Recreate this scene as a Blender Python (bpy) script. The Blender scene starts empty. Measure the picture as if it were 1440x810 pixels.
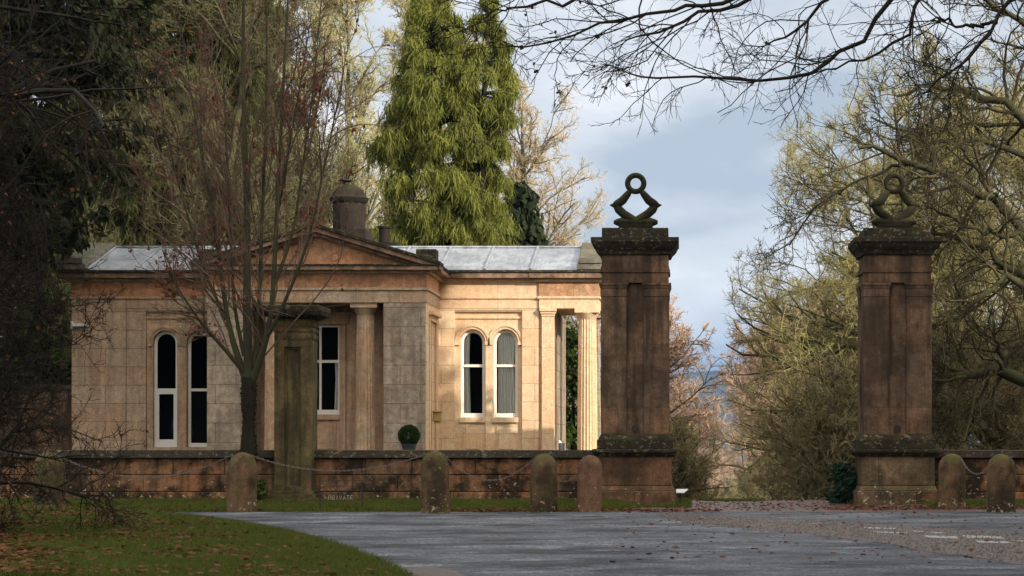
import bpy, math, numpy as np
from mathutils import Vector
R = math.radians
PI = math.pi
rng = np.random.default_rng(11)
sc = bpy.context.scene
COL = sc.collection
# ---------------------------------------------------------------- survey of the place (photo -> metres)
F, CX, CY, EYE = 3000.0, 955.0, 614.0, 1.5
def PX(x, Y): return (x - CX) / F * Y
def PZ(y, Y): return EYE - (y - CY) / F * Y
def PW(x, y, Y): return (PX(x, Y), Y, PZ(y, Y))
def GY(y, z=0.0): return (EYE - z) * F / (y - CY)

# ---------------------------------------------------------------- node helpers
class NT:
    def __init__(s, name):
        s.m = bpy.data.materials.new(name); s.m.use_nodes = True
        s.t = s.m.node_tree; s.t.nodes.clear()
        s.out = s.n('ShaderNodeOutputMaterial')
    def n(s, typ, **kw):
        nd = s.t.nodes.new(typ)
        for k, v in kw.items():
            if k.startswith('i_'):
                nd.inputs[k[2:]].default_value = v
            else: setattr(nd, k, v)
        return nd
    def l(s, a, b): s.t.links.new(a, b)
    def val(s, sock, v):
        if hasattr(v, 'is_linked') or hasattr(v, 'links'): s.l(v, sock)
        else: sock.default_value = v
    def math(s, op, a, b=0.0, c=None, clamp=False):
        nd = s.n('ShaderNodeMath', operation=op); nd.use_clamp = clamp
        s.val(nd.inputs[0], a); s.val(nd.inputs[1], b)
        if c is not None: s.val(nd.inputs[2], c)
        return nd.outputs[0]
    def mix(s, f, a, b, mode='MIX'):
        nd = s.n('ShaderNodeMix', data_type='RGBA', blend_type=mode)
        s.val(nd.inputs[0], f)
        for k, v in ((6, a), (7, b)):
            if isinstance(v, tuple) and len(v) == 3: v = v + (1,)
            s.val(nd.inputs[k], v)
        return nd.outputs[2]
    def ramp(s, f, stops, interp='LINEAR'):
        nd = s.n('ShaderNodeValToRGB'); cr = nd.color_ramp; cr.interpolation = interp
        while len(cr.elements) < len(stops): cr.elements.new(0.5)
        for e, (p, c) in zip(cr.elements, stops):
            e.position = p
            e.color = (c if isinstance(c, tuple) else (c, c, c)) + (1,) if not (isinstance(c, tuple) and len(c) == 4) else c
        s.l(f, nd.inputs[0]); return nd.outputs[0]
    def pos(s): return s.n('ShaderNodeNewGeometry').outputs['Position']
    def noise(s, vec, scale, detail=4, rough=.55, out='Fac'):
        nd = s.n('ShaderNodeTexNoise', i_Scale=scale, i_Detail=detail, i_Roughness=rough)
        s.l(vec, nd.inputs['Vector']); return nd.outputs[out]
    def mapv(s, vec, scale=(1, 1, 1), loc=(0, 0, 0)):
        nd = s.n('ShaderNodeMapping'); nd.inputs['Scale'].default_value = scale; nd.inputs['Location'].default_value = loc
        s.l(vec, nd.inputs['Vector']); return nd.outputs[0]
    def bsdf(s, col, rough=.8, bump=None, bstr=.3, bdist=.02, spec=.5, **kw):
        b = s.n('ShaderNodeBsdfPrincipled')
        s.val(b.inputs['Base Color'], col if not (isinstance(col, tuple) and len(col) == 3) else col + (1,))
        s.val(b.inputs['Roughness'], rough); b.inputs['Specular IOR Level'].default_value = spec
        for k, v in kw.items(): s.val(b.inputs[k], v)
        if bump is not None:
            bn = s.n('ShaderNodeBump', i_Strength=bstr, i_Distance=bdist); s.l(bump, bn.inputs['Height'])
            s.l(bn.outputs[0], b.inputs['Normal'])
        s.l(b.outputs[0], s.out.inputs[0]); return b

def stone(name, cols, block=None, grime=(.05, .04, .03), gamt=.35, gscale=1.2, lichen=0.0, lich_top=99., moss=0.0,
          streak=.3, mortar=.55, seed=0.0, bmp=.35, mott=.55):
    t = NT(name); p0 = t.pos()
    p = t.mapv(p0, loc=(seed, seed * .7, seed * .3))
    g = t.n('ShaderNodeNewGeometry'); sn = t.n('ShaderNodeSeparateXYZ'); t.l(g.outputs['Normal'], sn.inputs[0])
    sp = t.n('ShaderNodeSeparateXYZ'); t.l(p, sp.inputs[0])
    ax = t.math('GREATER_THAN', t.math('ABSOLUTE', sn.outputs[0]), .6)
    u = t.math('ADD', t.math('MULTIPLY', sp.outputs[0], t.math('SUBTRACT', 1.0, ax)), t.math('MULTIPLY', sp.outputs[1], ax))
    cv = t.n('ShaderNodeCombineXYZ'); t.l(u, cv.inputs[0]); t.l(sp.outputs[2], cv.inputs[1])
    n1 = t.noise(p, .9, 5); n2 = t.noise(p, 7, 6, .65); n3 = t.noise(p, 45, 3)
    base = t.ramp(n1, [(.3, cols[0]), (.52, cols[1]), (.72, cols[2])])
    bump = t.math('ADD', t.math('MULTIPLY', n2, .5), t.math('MULTIPLY', n3, .25))
    if block:
        br = t.n('ShaderNodeTexBrick'); br.offset = .5; br.offset_frequency = 2
        br.inputs['Scale'].default_value = 1; br.inputs['Brick Width'].default_value = block[0]
        br.inputs['Row Height'].default_value = block[1]; br.inputs['Mortar Size'].default_value = .011
        br.inputs['Mortar Smooth'].default_value = .4; br.inputs['Bias'].default_value = 0
        br.inputs['Color1'].default_value = (0, 0, 0, 1); br.inputs['Color2'].default_value = (1, 1, 1, 1)
        br.inputs['Mortar'].default_value = (.5, .5, .5, 1)
        t.l(cv.outputs[0], br.inputs['Vector'])
        tone = t.ramp(br.outputs['Color'], [(0, cols[0]), (.5, cols[1]), (1, cols[2])])
        base = t.mix(.65, base, tone)
        base = t.mix(t.math('MULTIPLY', br.outputs['Fac'], mortar), base, (.09, .07, .055))
        bump = t.math('SUBTRACT', bump, t.math('MULTIPLY', br.outputs['Fac'], .5))
    base = t.mix(mott, base, t.ramp(n2, [(.3, .18), (.7, .85)]), 'OVERLAY')
    base = t.mix(.5, base, t.ramp(n3, [(.3, .2), (.7, .8)]), 'OVERLAY')
    # rain streaks: noise stretched vertically
    ns = t.noise(t.mapv(p, (3.2, 3.2, .28)), 1.6, 5, .6)
    ng = t.noise(p, gscale, 6, .62)
    f = t.math('MULTIPLY', t.ramp(ns, [(.46, 0.0), (.62, 1.0)]), streak)
    base = t.mix(f, base, grime)
    f = t.math('MULTIPLY', t.ramp(ng, [(.44, 0.0), (.58, 1.0)]), gamt)
    base = t.mix(f, base, grime)
    if moss:
        up = t.math('MULTIPLY', t.math('MAXIMUM', sn.outputs[2], 0.0), .8)
        nm = t.noise(p, 3.1, 6, .7)
        f = t.math('MULTIPLY', t.ramp(t.math('ADD', nm, t.math('MULTIPLY', up, .25)), [(.52, 0.0), (.68, 1.0)]), moss)
        base = t.mix(f, base, t.mix(n2, (.05, .06, .02), (.10, .10, .03)))
    if lichen:
        lp = t.noise(t.mapv(p, (1, 1, 1.4)), 9.5, 6, .68); big = t.noise(p, 1.3, 2)
        z = t.n('ShaderNodeSeparateXYZ'); t.l(p0, z.inputs[0])
        hz = t.math('SUBTRACT', 1.0, t.math('DIVIDE', z.outputs[2], lich_top), clamp=True)
        s_ = t.math('ADD', lp, t.math('ADD', t.math('MULTIPLY', hz, .12), t.math('MULTIPLY', big, .16)))
        f = t.math('MULTIPLY', t.ramp(s_, [(.765, 0.0), (.80, 1.0)]), lichen)
        base = t.mix(f, base, t.mix(n2, (.34, .30, .21), (.55, .50, .38)))
    t.bsdf(base, .92, bump, bmp, .03, .10)
    return t.m

TAN = ((.36, .235, .155), (.43, .30, .205), (.40, .325, .245))
M = {}
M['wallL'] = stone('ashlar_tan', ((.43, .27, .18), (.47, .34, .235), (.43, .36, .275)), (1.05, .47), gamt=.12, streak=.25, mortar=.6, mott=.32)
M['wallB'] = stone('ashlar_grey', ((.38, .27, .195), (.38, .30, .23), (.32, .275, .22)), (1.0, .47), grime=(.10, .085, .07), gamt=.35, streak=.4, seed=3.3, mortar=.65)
M['wallR'] = stone('sunlit_ashlar_cream', ((.60, .40, .25), (.66, .48, .32), (.66, .54, .39)), (1.6, .47), grime=(.36, .23, .13), gamt=.10, streak=.14, mott=.28, mortar=.4, seed=7.7)  # paler copy of the ashlar; sunlight on the right wing is in the colour
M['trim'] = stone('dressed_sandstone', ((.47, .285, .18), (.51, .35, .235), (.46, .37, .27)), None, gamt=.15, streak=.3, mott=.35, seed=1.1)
M['trimR'] = stone('sunlit_dressed_sandstone', ((.64, .43, .26), (.68, .49, .33), (.66, .53, .38)), (1.7, 2.2), grime=(.34, .2, .10), gamt=.10, streak=.14, mott=.28, mortar=.3, seed=2.1)  # paler trim for the sunlit side; the sun's brightness is in the colour
M['frieze'] = stone('orange_sandstone', ((.50, .22, .11), (.50, .27, .15), (.42, .29, .19)), (1.6, 3.1), grime=(.10, .07, .05), gamt=.3, streak=.25, seed=5.1, mortar=.35)
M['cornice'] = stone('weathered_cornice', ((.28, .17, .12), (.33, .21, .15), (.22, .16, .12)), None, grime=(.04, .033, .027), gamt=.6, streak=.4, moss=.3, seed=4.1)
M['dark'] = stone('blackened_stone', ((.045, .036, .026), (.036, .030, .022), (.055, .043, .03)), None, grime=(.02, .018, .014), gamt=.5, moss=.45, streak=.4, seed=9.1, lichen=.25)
M['pier'] = stone('brown_pier_stone', ((.22, .125, .075), (.16, .10, .065), (.125, .088, .06)), (.78, 1.35), grime=(.035, .026, .019), gamt=.65, streak=.75, seed=6.4, mortar=.6, moss=.12)
M['pierlow'] = stone('stained_plinth_stone', ((.20, .10, .055), (.13, .075, .045), (.24, .18, .11)), (1.6, .8), grime=(.03, .024, .018), gamt=.6, streak=.4, seed=6.9, lichen=1.0, lich_top=.75, moss=.35, mortar=.3)
M['wall'] = stone('low_wall_stone', ((.32, .14, .07), (.22, .12, .065), (.16, .10, .065)), None, grime=(.022, .017, .012), gamt=.92, gscale=2.1, streak=.5, seed=2.7, lichen=.9, lich_top=1.0, moss=.2)
M['coping'] = stone('black_coping_stone', ((.05, .042, .036), (.065, .055, .045), (.04, .035, .03)), (1.4, 3.0), gamt=.2, moss=.25, seed=3.9, lichen=.35, lich_top=9, mortar=.5)
M['bollard'] = stone('bollard_stone', ((.11, .08, .048), (.15, .09, .052), (.08, .068, .04)), None, grime=(.022, .019, .012), gamt=.75, streak=.3, seed=8.2, lichen=.95, lich_top=.55, moss=.6)
M['bollardR'] = stone('bollard_red_stone', ((.19, .10, .065), (.17, .095, .06), (.13, .085, .06)), None, grime=(.05, .035, .025), gamt=.4, streak=.3, seed=1.9, lichen=.85, lich_top=.8, moss=.1)
M['pillar'] = stone('olive_pillar_stone', ((.17, .125, .055), (.115, .09, .045), (.19, .13, .07)), None, grime=(.035, .03, .018), gamt=.6, streak=.8, seed=4.4, moss=.6)
M['finial'] = stone('dark_mossy_finial_stone', ((.026, .023, .015), (.02, .018, .012), (.034, .029, .018)), None, grime=(.01, .009, .007), gamt=.4, moss=.35, seed=9.7)
M['slab'] = stone('grey_roof_stone', ((.16, .15, .13), (.19, .175, .15), (.13, .12, .10)), None, grime=(.05, .045, .035), gamt=.4, moss=.35, seed=2.2)
M['slate'] = stone('mossy_slate', ((.06, .055, .05), (.075, .07, .06), (.05, .045, .04)), (.3, .18), moss=.5, seed=2.9)
M['chimney'] = stone('sooty_chimney_stone', ((.02, .015, .013), (.03, .021, .017), (.018, .014, .012)), None, grime=(.02, .018, .017), gamt=.5, moss=.2, seed=5.9)

def simple(name, col, rough=.6, metal=0., nscale=20, var=.25, bmp=.1):
    t = NT(name); n = t.noise(t.pos(), nscale, 4)
    c = t.mix(t.math('MULTIPLY', n, 1.0), tuple(v * (1 - var) for v in col), tuple(min(1, v * (1 + var)) for v in col))
    t.bsdf(c, rough, n, bmp, .01, .5, Metallic=metal); return t.m
M['white'] = simple('white_window_paint', (.74, .73, .69), .45, var=.05)
M['iron'] = simple('rusty_iron', (.035, .028, .024), .6, .4)
M['chain'] = simple('galvanised_chain', (.16, .125, .10), .5, .4, var=.4)
M['brass'] = simple('brass_lantern', (.42, .31, .10), .4, .6)
M['pot'] = simple('dark_slate_pot', (.035, .042, .05), .5)
M['curtain'] = simple('grey_green_curtain', (.82, .83, .80), .9, nscale=6, var=.08)
M['interior'] = simple('unlit_room_lining', (.03, .027, .025), .9)  # near-black lining; the unlit room's darkness is put into the colour
M['lamp_white'] = simple('white_metal_lamp', (.66, .67, .68), .5, .0)
M['box'] = simple('pale_plastic_lid', (.55, .56, .58), .5)
M['terracotta'] = simple('terracotta', (.35, .12, .08), .7)
def m_lead():
    t = NT('sheet_lead'); p = t.pos()
    n = t.noise(p, 1.5, 6, .65); n2 = t.noise(t.mapv(p, (5, .8, 1)), 2.2, 4)
    c = t.mix(t.ramp(n, [(.35, 0.), (.65, 1.)]), (.22, .24, .28), (.40, .43, .48)); c = t.mix(t.math('MULTIPLY', t.ramp(n2, [(.5, 0.), (.6, 1.)]), .5), c, (.17, .18, .19))
    t.bsdf(c, .42, n, .15, .02, .5, Metallic=.25); return t.m
M['lead'] = m_lead()
def m_glass():
    t = NT('window_glass')
    a = t.n('ShaderNodeBsdfTransparent'); a.inputs[0].default_value = (.94, .95, .94, 1)
    b = t.n('ShaderNodeBsdfGlossy'); b.inputs['Roughness'].default_value = .02
    fr = t.n('ShaderNodeFresnel', i_IOR=1.5)
    nz = t.noise(t.pos(), 1.1, 2); bn = t.n('ShaderNodeBump', i_Strength=.25, i_Distance=.02); t.l(nz, bn.inputs['Height'])
    t.l(bn.outputs[0], b.inputs['Normal'])
    mx = t.n('ShaderNodeMixShader'); t.l(fr.outputs[0], mx.inputs[0]); t.l(a.outputs[0], mx.inputs[1]); t.l(b.outputs[0], mx.inputs[2])
    t.l(mx.outputs[0], t.out.inputs[0]); return t.m
M['glass'] = m_glass()
def leafy(name, c1, c2, c3=None, scale=1.2, trans=.25, rough=.75):
    t = NT(name); p = t.pos(); n = t.noise(p, scale, 4, .6); n2 = t.noise(p, scale * 14, 2)
    st = [(.3, c1), (.6, c2)] + ([(.75, c3)] if c3 else [])
    c = t.mix(.5, t.ramp(n, st), t.ramp(n2, st))
    d = t.n('ShaderNodeBsdfPrincipled'); t.l(c, d.inputs['Base Color']); d.inputs['Roughness'].default_value = rough
    d.inputs['Specular IOR Level'].default_value = .15
    tr = t.n('ShaderNodeBsdfTranslucent'); t.l(c, tr.inputs[0])
    mx = t.n('ShaderNodeMixShader'); mx.inputs[0].default_value = trans
    t.l(d.outputs[0], mx.inputs[1]); t.l(tr.outputs[0], mx.inputs[2]); t.l(mx.outputs[0], t.out.inputs[0]); return t.m
def barky(name, c1, c2, mosscol=None, moss=.5, scale=3.):
    t = NT(name); p = t.pos(); n = t.noise(t.mapv(p, (1, 1, .35)), scale * 4, 5, .65)
    c = t.mix(n, c1, c2)
    if mosscol:
        nm = t.noise(p, scale * .6, 5, .65)
        g = t.n('ShaderNodeNewGeometry'); sn = t.n('ShaderNodeSeparateXYZ'); t.l(g.outputs['Normal'], sn.inputs[0])
        f = t.math('MULTIPLY', t.ramp(t.math('ADD', nm, t.math('MULTIPLY', sn.outputs[2], .12)), [(.40, 0.), (.62, 1.)]), moss)
        c = t.mix(f, c, mosscol)
    t.bsdf(c, .9, n, .5, .03, .2); return t.m
M['bark_moss'] = barky('mossy_bark', (.045, .038, .028), (.09, .075, .055), (.075, .085, .02), .8)
M['bark_oak'] = barky('dark_oak_bark', (.022, .019, .014), (.05, .044, .03), (.055, .062, .018), .6)
M['bark_dark'] = barky('dark_bark', (.012, .009, .007), (.028, .022, .017), (.022, .023, .010), .35)  # darkened to near black; the canopy's shade is put into the colour
M['bark_grey'] = barky('grey_bark', (.10, .085, .06), (.17, .145, .105), (.12, .12, .045), .5)
M['twig_moss'] = barky('mossy_twigs', (.24, .20, .10), (.42, .36, .19), (.30, .30, .08), .5, 1.)
M['twig_olive'] = barky('olive_brown_twigs', (.19, .15, .085), (.30, .24, .145), (.22, .22, .075), .5, 1.)
M['twig_shade'] = barky('shaded_mossy_twigs', (.08, .068, .04), (.15, .125, .07), (.12, .13, .04), .6, 1.)  # darker copy of the mossy twigs; shade on the left trees is in the colour
M['twig_oak'] = barky('dark_oak_twigs', (.04, .032, .02), (.08, .062, .035), (.07, .07, .025), .5, 1.)
M['twig_pink'] = barky('pinkish_brown_twigs', (.42, .28, .20), (.60, .43, .32))
M['twig_gold'] = barky('golden_twigs', (.36, .31, .16), (.52, .47, .27), (.36, .36, .14), .5, 1.)
M['twig_cream'] = barky('cream_twigs', (.42, .34, .22), (.55, .46, .32))
M['twig_brown'] = barky('brown_twigs', (.10, .065, .045), (.15, .10, .07))
M['fir'] = leafy('yellow_green_fronds', (.055, .07, .018), (.19, .205, .04), (.42, .41, .09), 1.0)
M['fir_dark'] = leafy('dark_green_fronds', (.012, .018, .008), (.025, .038, .014), (.05, .06, .02), .9)
M['fir_mid'] = leafy('olive_green_fronds', (.028, .034, .012), (.075, .078, .025), (.26, .235, .075), 1.1)
M['yew'] = leafy('yew_needles', (.010, .013, .004), (.022, .028, .008), (.06, .06, .014), .8)
M['ivy'] = leafy('laurel_leaves', (.03, .05, .012), (.07, .11, .02), (.20, .24, .04), 1.5)
M['box_leaf'] = leafy('clipped_box_leaves', (.02, .04, .012), (.04, .075, .02), (.07, .11, .03), 6)
M['blue_leaf'] = leafy('bluish_shrub_leaves', (.015, .035, .022), (.03, .065, .035), (.05, .09, .05), 3)
M['red_leaf'] = leafy('russet_leaves', (.10, .028, .02), (.18, .05, .032), (.24, .085, .045), 3)
M['litter'] = leafy('fallen_leaves', (.07, .028, .014), (.15, .06, .03), (.26, .13, .06), 7, .1)
M['grass'] = leafy('grass_blades', (.06, .075, .014), (.10, .125, .022), (.17, .17, .045), 1.1, .3)
M['seed'] = simple('beech_mast', (.03, .018, .014), .9)

# ---------------------------------------------------------------- mesh helpers
def new_obj(name, me, mat, parent=None, smooth=False):
    o = bpy.data.objects.new(name, me); COL.objects.link(o)
    if mat: me.materials.append(mat)
    if smooth: me.shade_smooth()
    if parent:
        o.parent = parent
        off = np.array(parent_world(parent))
        n = len(me.vertices); co = np.empty(n * 3, np.float32); me.vertices.foreach_get('co', co)
        co = (co.reshape(-1, 3) - off).astype(np.float32); me.vertices.foreach_set('co', co.ravel()); me.update()
    return o
def parent_world(p):
    v = Vector((0, 0, 0))
    while p: v = v + p.location; p = p.parent
    return v
def tag(o, label=None, cat=None, group=None, kind=None):
    if label: o['label'] = label
    if cat: o['category'] = cat
    if group: o['group'] = group
    if kind: o['kind'] = kind
    return o
def thing(name, loc, label, cat, group=None):
    o = bpy.data.objects.new(name, None); o.location = loc; o.empty_display_size = .2; COL.objects.link(o)
    return tag(o, label, cat, group)
def np_mesh(name, V, Fq, k):
    """V (n,3), Fq (m,k) uniform faces"""
    me = bpy.data.meshes.new(name); n, m = len(V), len(Fq)
    me.vertices.add(n); me.vertices.foreach_set('co', np.ascontiguousarray(V, np.float32).ravel())
    me.loops.add(m * k); me.loops.foreach_set('vertex_index', np.ascontiguousarray(Fq, np.int32).ravel())
    me.polygons.add(m); me.polygons.foreach_set('loop_start', np.arange(0, m * k, k, dtype=np.int32))
    me.update(calc_edges=True); return me

class MB:
    def __init__(s): s.v = []; s.f = []
    def add(s, vs, fs):
        b = len(s.v); s.v += [tuple(v) for v in vs]; s.f += [tuple(b + i for i in f) for f in fs]; return s
    def box(s, x0, x1, y0, y1, z0, z1):
        return s.add([(x0, y0, z0), (x1, y0, z0), (x1, y1, z0), (x0, y1, z0), (x0, y0, z1), (x1, y0, z1), (x1, y1, z1), (x0, y1, z1)],
                     [(0, 3, 2, 1), (4, 5, 6, 7), (0, 1, 5, 4), (1, 2, 6, 5), (2, 3, 7, 6), (3, 0, 4, 7)])
    def frust(s, a, b):   # a,b = (x0,x1,y0,y1,z)
        vs = []
        for (x0, x1, y0, y1, z) in (a, b): vs += [(x0, y0, z), (x1, y0, z), (x1, y1, z), (x0, y1, z)]
        return s.add(vs, [(0, 3, 2, 1), (4, 5, 6, 7), (0, 1, 5, 4), (1, 2, 6, 5), (2, 3, 7, 6), (3, 0, 4, 7)])
    def prism(s, poly, y0, y1):   # poly of (x,z), extruded in y
        n = len(poly)
        vs = [(x, y0, z) for x, z in poly] + [(x, y1, z) for x, z in poly]
        fs = [tuple(range(n)), tuple(range(2 * n - 1, n - 1, -1))]
        fs += [(i, i + n, (i + 1) % n + n, (i + 1) % n) for i in range(n)]
        return s.add(vs, fs)
    def prismx(s, poly, x0, x1):   # poly of (y,z), extruded in x
        n = len(poly)
        vs = [(x0, y, z) for y, z in poly] + [(x1, y, z) for y, z in poly]
        fs = [tuple(range(n)), tuple(range(2 * n - 1, n - 1, -1))]
        fs += [(i, i + n, (i + 1) % n + n, (i + 1) % n) for i in range(n)]
        return s.add(vs, fs)
    def lathe(s, cx, cy, prof, n=24, flute=0, fd=0., jit=0., seed=0):
        rr = np.random.default_rng(seed); vs = []; fs = []
        jt = rr.uniform(-jit, jit, (len(prof), n))
        for k, (r, z) in enumerate(prof):
            for i in range(n):
                a = 2 * PI * i / n
                q = r * (1 + jt[k, i])
                if flute: q *= 1 - fd * (abs(math.sin(flute * a / 2)))
                vs.append((cx + q * math.cos(a), cy + q * math.sin(a), z))
        for k in range(len(prof) - 1):
            for i in range(n):
                j = (i + 1) % n; fs.append((k * n + i, k * n + j, (k + 1) * n + j, (k + 1) * n + i))
        fs.append(tuple(range(n - 1, -1, -1))); fs.append(tuple((len(prof) - 1) * n + i for i in range(n)))
        return s.add(vs, fs)
    def tube(s, pts, rad, n=8, closed=False):
        P = [Vector(p) for p in pts]; m = len(P)
        if not hasattr(rad, '__len__'): rad = [rad] * m
        vs = []; fs = []; ref = None
        for i in range(m):
            if closed: T = (P[(i + 1) % m] - P[i - 1]).normalized()
            else: T = (P[min(i + 1, m - 1)] - P[max(i - 1, 0)]).normalized()
            if ref is None: ref = Vector((0, 1, 0)) if abs(T.y) < .9 else Vector((1, 0, 0))
            a = T.cross(ref).normalized(); b = T.cross(a)
            for k in range(n):
                t = 2 * PI * k / n; vs.append(tuple(P[i] + (a * math.cos(t) + b * math.sin(t)) * rad[i]))
        for i in range(m if closed else m - 1):
            j = (i + 1) % m
            for k in range(n): fs.append((i * n + k, i * n + (k + 1) % n, j * n + (k + 1) % n, j * n + k))
        if not closed: fs.append(tuple(range(n - 1, -1, -1))); fs.append(tuple((m - 1) * n + i for i in range(n)))
        return s.add(vs, fs)
    def sphere(s, c, r, n=12, m=8, sz=1.0):
        prof = [(max(r * math.sin(PI * k / m), 1e-4), c[2] - r * sz * math.cos(PI * k / m)) for k in range(m + 1)]
        return s.lathe(c[0], c[1], prof, n)
    def arc(s, cx, zc, r1, r2, y0, y1, n=18, a0=0, a1=PI):
        vs = []; fs = []
        for i in range(n + 1):
            a = a0 + (a1 - a0) * i / n; c, q = math.cos(a), math.sin(a)
            vs += [(cx + r1 * c, y0, zc + r1 * q), (cx + r2 * c, y0, zc + r2 * q), (cx + r2 * c, y1, zc + r2 * q), (cx + r1 * c, y1, zc + r1 * q)]
        for i in range(n):
            b = i * 4; e = b + 4
            for k in range(4): fs.append((b + k, b + (k + 1) % 4, e + (k + 1) % 4, e + k))
        fs += [(0, 1, 2, 3), (n * 4 + 3, n * 4 + 2, n * 4 + 1, n * 4)]
        return s.add(vs, fs)
    def build(s, name, mat, parent=None, smooth=False, bevel=0.0):
        me = bpy.data.meshes.new(name); me.from_pydata(s.v, [], s.f); me.update()
        o = new_obj(name, me, mat, parent, False)
        if smooth:
            me.shade_smooth()
            try: me.set_sharp_from_angle(angle=R(40))
            except Exception: pass
        if bevel:
            b = o.modifiers.new('edge_wear', 'BEVEL'); b.width = bevel; b.segments = 2; b.limit_method = 'ANGLE'; b.angle_limit = R(50)
            b.harden_normals = False
        return o

# ---------------------------------------------------------------- trees: vectorised branches
def unit(v): return v / np.maximum(np.linalg.norm(v, axis=-1, keepdims=True), 1e-9)
def grow(P, D, L, r0, nseg, wander, trop, rg, taper=.35, sweep=0.):
    N = len(P); path = np.empty((N, nseg + 1, 3)); path[:, 0] = P; d = unit(D)
    curl = rg.normal(0, 1, (N, 3)) * sweep
    for k in range(nseg):
        d = unit(d + rg.normal(0, wander, (N, 3)) + np.asarray(trop) / nseg + curl / nseg)
        path[:, k + 1] = path[:, k] + d * (L / nseg)[:, None]
    t = np.linspace(0, 1, nseg + 1)[None, :]
    rad = r0[:, None] * (1 - (1 - taper) * t)
    return path, rad
def kids(path, rad, n, t0, t1, a0, a1, lf, rg, rfac=.6, Lp=None, jitter=.35):
    N, K = path.shape[0], path.shape[1] - 1
    idx = np.repeat(np.arange(N), n)
    t = rg.uniform(t0, t1, len(idx)); f = t * K; i = np.minimum(f.astype(int), K - 1); w = (f - i)[:, None]
    A = path[idx, i]; B = path[idx, i + 1]; P = A * (1 - w) + B * w; T = unit(B - A)
    if Lp is None: Lp = np.linalg.norm(np.diff(path, axis=1), axis=2).sum(1)
    rr = (rad[idx, i] * (1 - w[:, 0]) + rad[idx, i + 1] * w[:, 0])
    perp = rg.normal(0, 1, (len(idx), 3)); perp = unit(perp - (perp * T).sum(1, keepdims=True) * T)
    ang = R(1) * rg.uniform(a0, a1, len(idx))
    D = T * np.cos(ang)[:, None] + perp * np.sin(ang)[:, None]
    L = Lp[idx] * lf * (1.1 - .6 * t) * rg.uniform(1 - jitter, 1 + jitter, len(idx))
    return P, D, L, rr * rfac
def tubes(path, rad, sides=3):
    N, K, _ = path.shape
    T = np.empty_like(path); T[:, 1:-1] = path[:, 2:] - path[:, :-2]; T[:, 0] = path[:, 1] - path[:, 0]; T[:, -1] = path[:, -1] - path[:, -2]
    T = unit(T); ref = np.zeros_like(T); ref[..., 1] = 1.; m = np.abs(T[..., 1]) > .9; ref[m] = (1, 0, 0)
    a = unit(np.cross(T, ref)); b = np.cross(T, a)
    th = np.arange(sides) * 2 * PI / sides
    ring = path[:, :, None] + rad[:, :, None, None] * (a[:, :, None] * np.cos(th)[None, None, :, None] + b[:, :, None] * np.sin(th)[None, None, :, None])
    V = ring.reshape(-1, 3)
    base = (np.arange(N) * K * sides)[:, None, None] + (np.arange(K - 1) * sides)[None, :, None]
    s = np.arange(sides)[None, None, :]; s2 = (s + 1) % sides
    Fq = np.stack([base + s, base + s2, base + sides + s2, base + sides + s], -1).reshape(-1, 4)
    return V, Fq
def merge(lst):
    Vs, Fs, b = [], [], 0
    for V, Fq in lst: Vs.append(V); Fs.append(Fq + b); b += len(V)
    return np.concatenate(Vs), np.concatenate(Fs)
def tubes_obj(name, lst, mat, parent, smooth=False):
    V, Fq = merge(lst); return new_obj(name, np_mesh(name, V, Fq, 4), mat, parent, smooth)
def cards(P, rg, size, asp=1.0, drop=0.0, jit=.4, along=None):
    """leaf quads at points P: random orientation; drop>0 makes them hang"""
    N = len(P); u = unit(rg.normal(0, 1, (N, 3)))
    if along is not None: u = unit(along + rg.normal(0, .35, (N, 3)))
    if drop: u = unit(u * (1 - drop) + np.array([0, 0, -1.]) * drop)
    w = unit(np.cross(u, rg.normal(0, 1, (N, 3))))
    s = size * rg.uniform(1 - jit, 1 + jit, N)[:, None]
    hu = u * s * .5 * asp; hw = w * s * .5
    V = np.stack([P, P + hu + hw, P + 2 * hu, P + hu - hw], 1).reshape(-1, 3)
    Fq = np.arange(N * 4).reshape(-1, 4); return V, Fq
def strands(P, rg, length, width, lean=.12, nseg=2):
    N = len(P); L = length * rg.uniform(.5, 1.3, N)
    d = unit(np.array([0, 0, -1.]) + rg.normal(0, lean, (N, 3)))
    side = rg.normal(0, 1, (N, 3)); side[:, 2] *= .2; side = unit(np.cross(d, side))
    W = (width * rg.uniform(.6, 1.4, N))[:, None]
    out = []; p = P.copy()
    prof = [.5, 1., .15] if nseg == 2 else [.5, 1., .8, .15]
    rows = []
    for k in range(nseg + 1):
        rows.append(p - side * W * prof[k] * .5); rows.append(p + side * W * prof[k] * .5)
        d = unit(d + rg.normal(0, lean, (N, 3)) * .7); p = p + d * (L / nseg)[:, None]
    V = np.stack(rows, 1).reshape(-1, 3); nb = 2 * (nseg + 1)
    base = (np.arange(N) * nb)[:, None]
    Fq = np.stack([base + np.array([0, 1, 3, 2]) + 2 * k for k in range(nseg)], 1).reshape(-1, 4)
    return V, Fq
def samp(path, rg, n, t0=0., t1=1.):
    N, K = path.shape[0], path.shape[1] - 1
    idx = np.repeat(np.arange(N), n); f = rg.uniform(t0, t1, len(idx)) * K; i = np.minimum(f.astype(int), K - 1); w = (f - i)[:, None]
    return path[idx, i] * (1 - w) + path[idx, i + 1] * w, unit(path[idx, i + 1] - path[idx, i])

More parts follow.
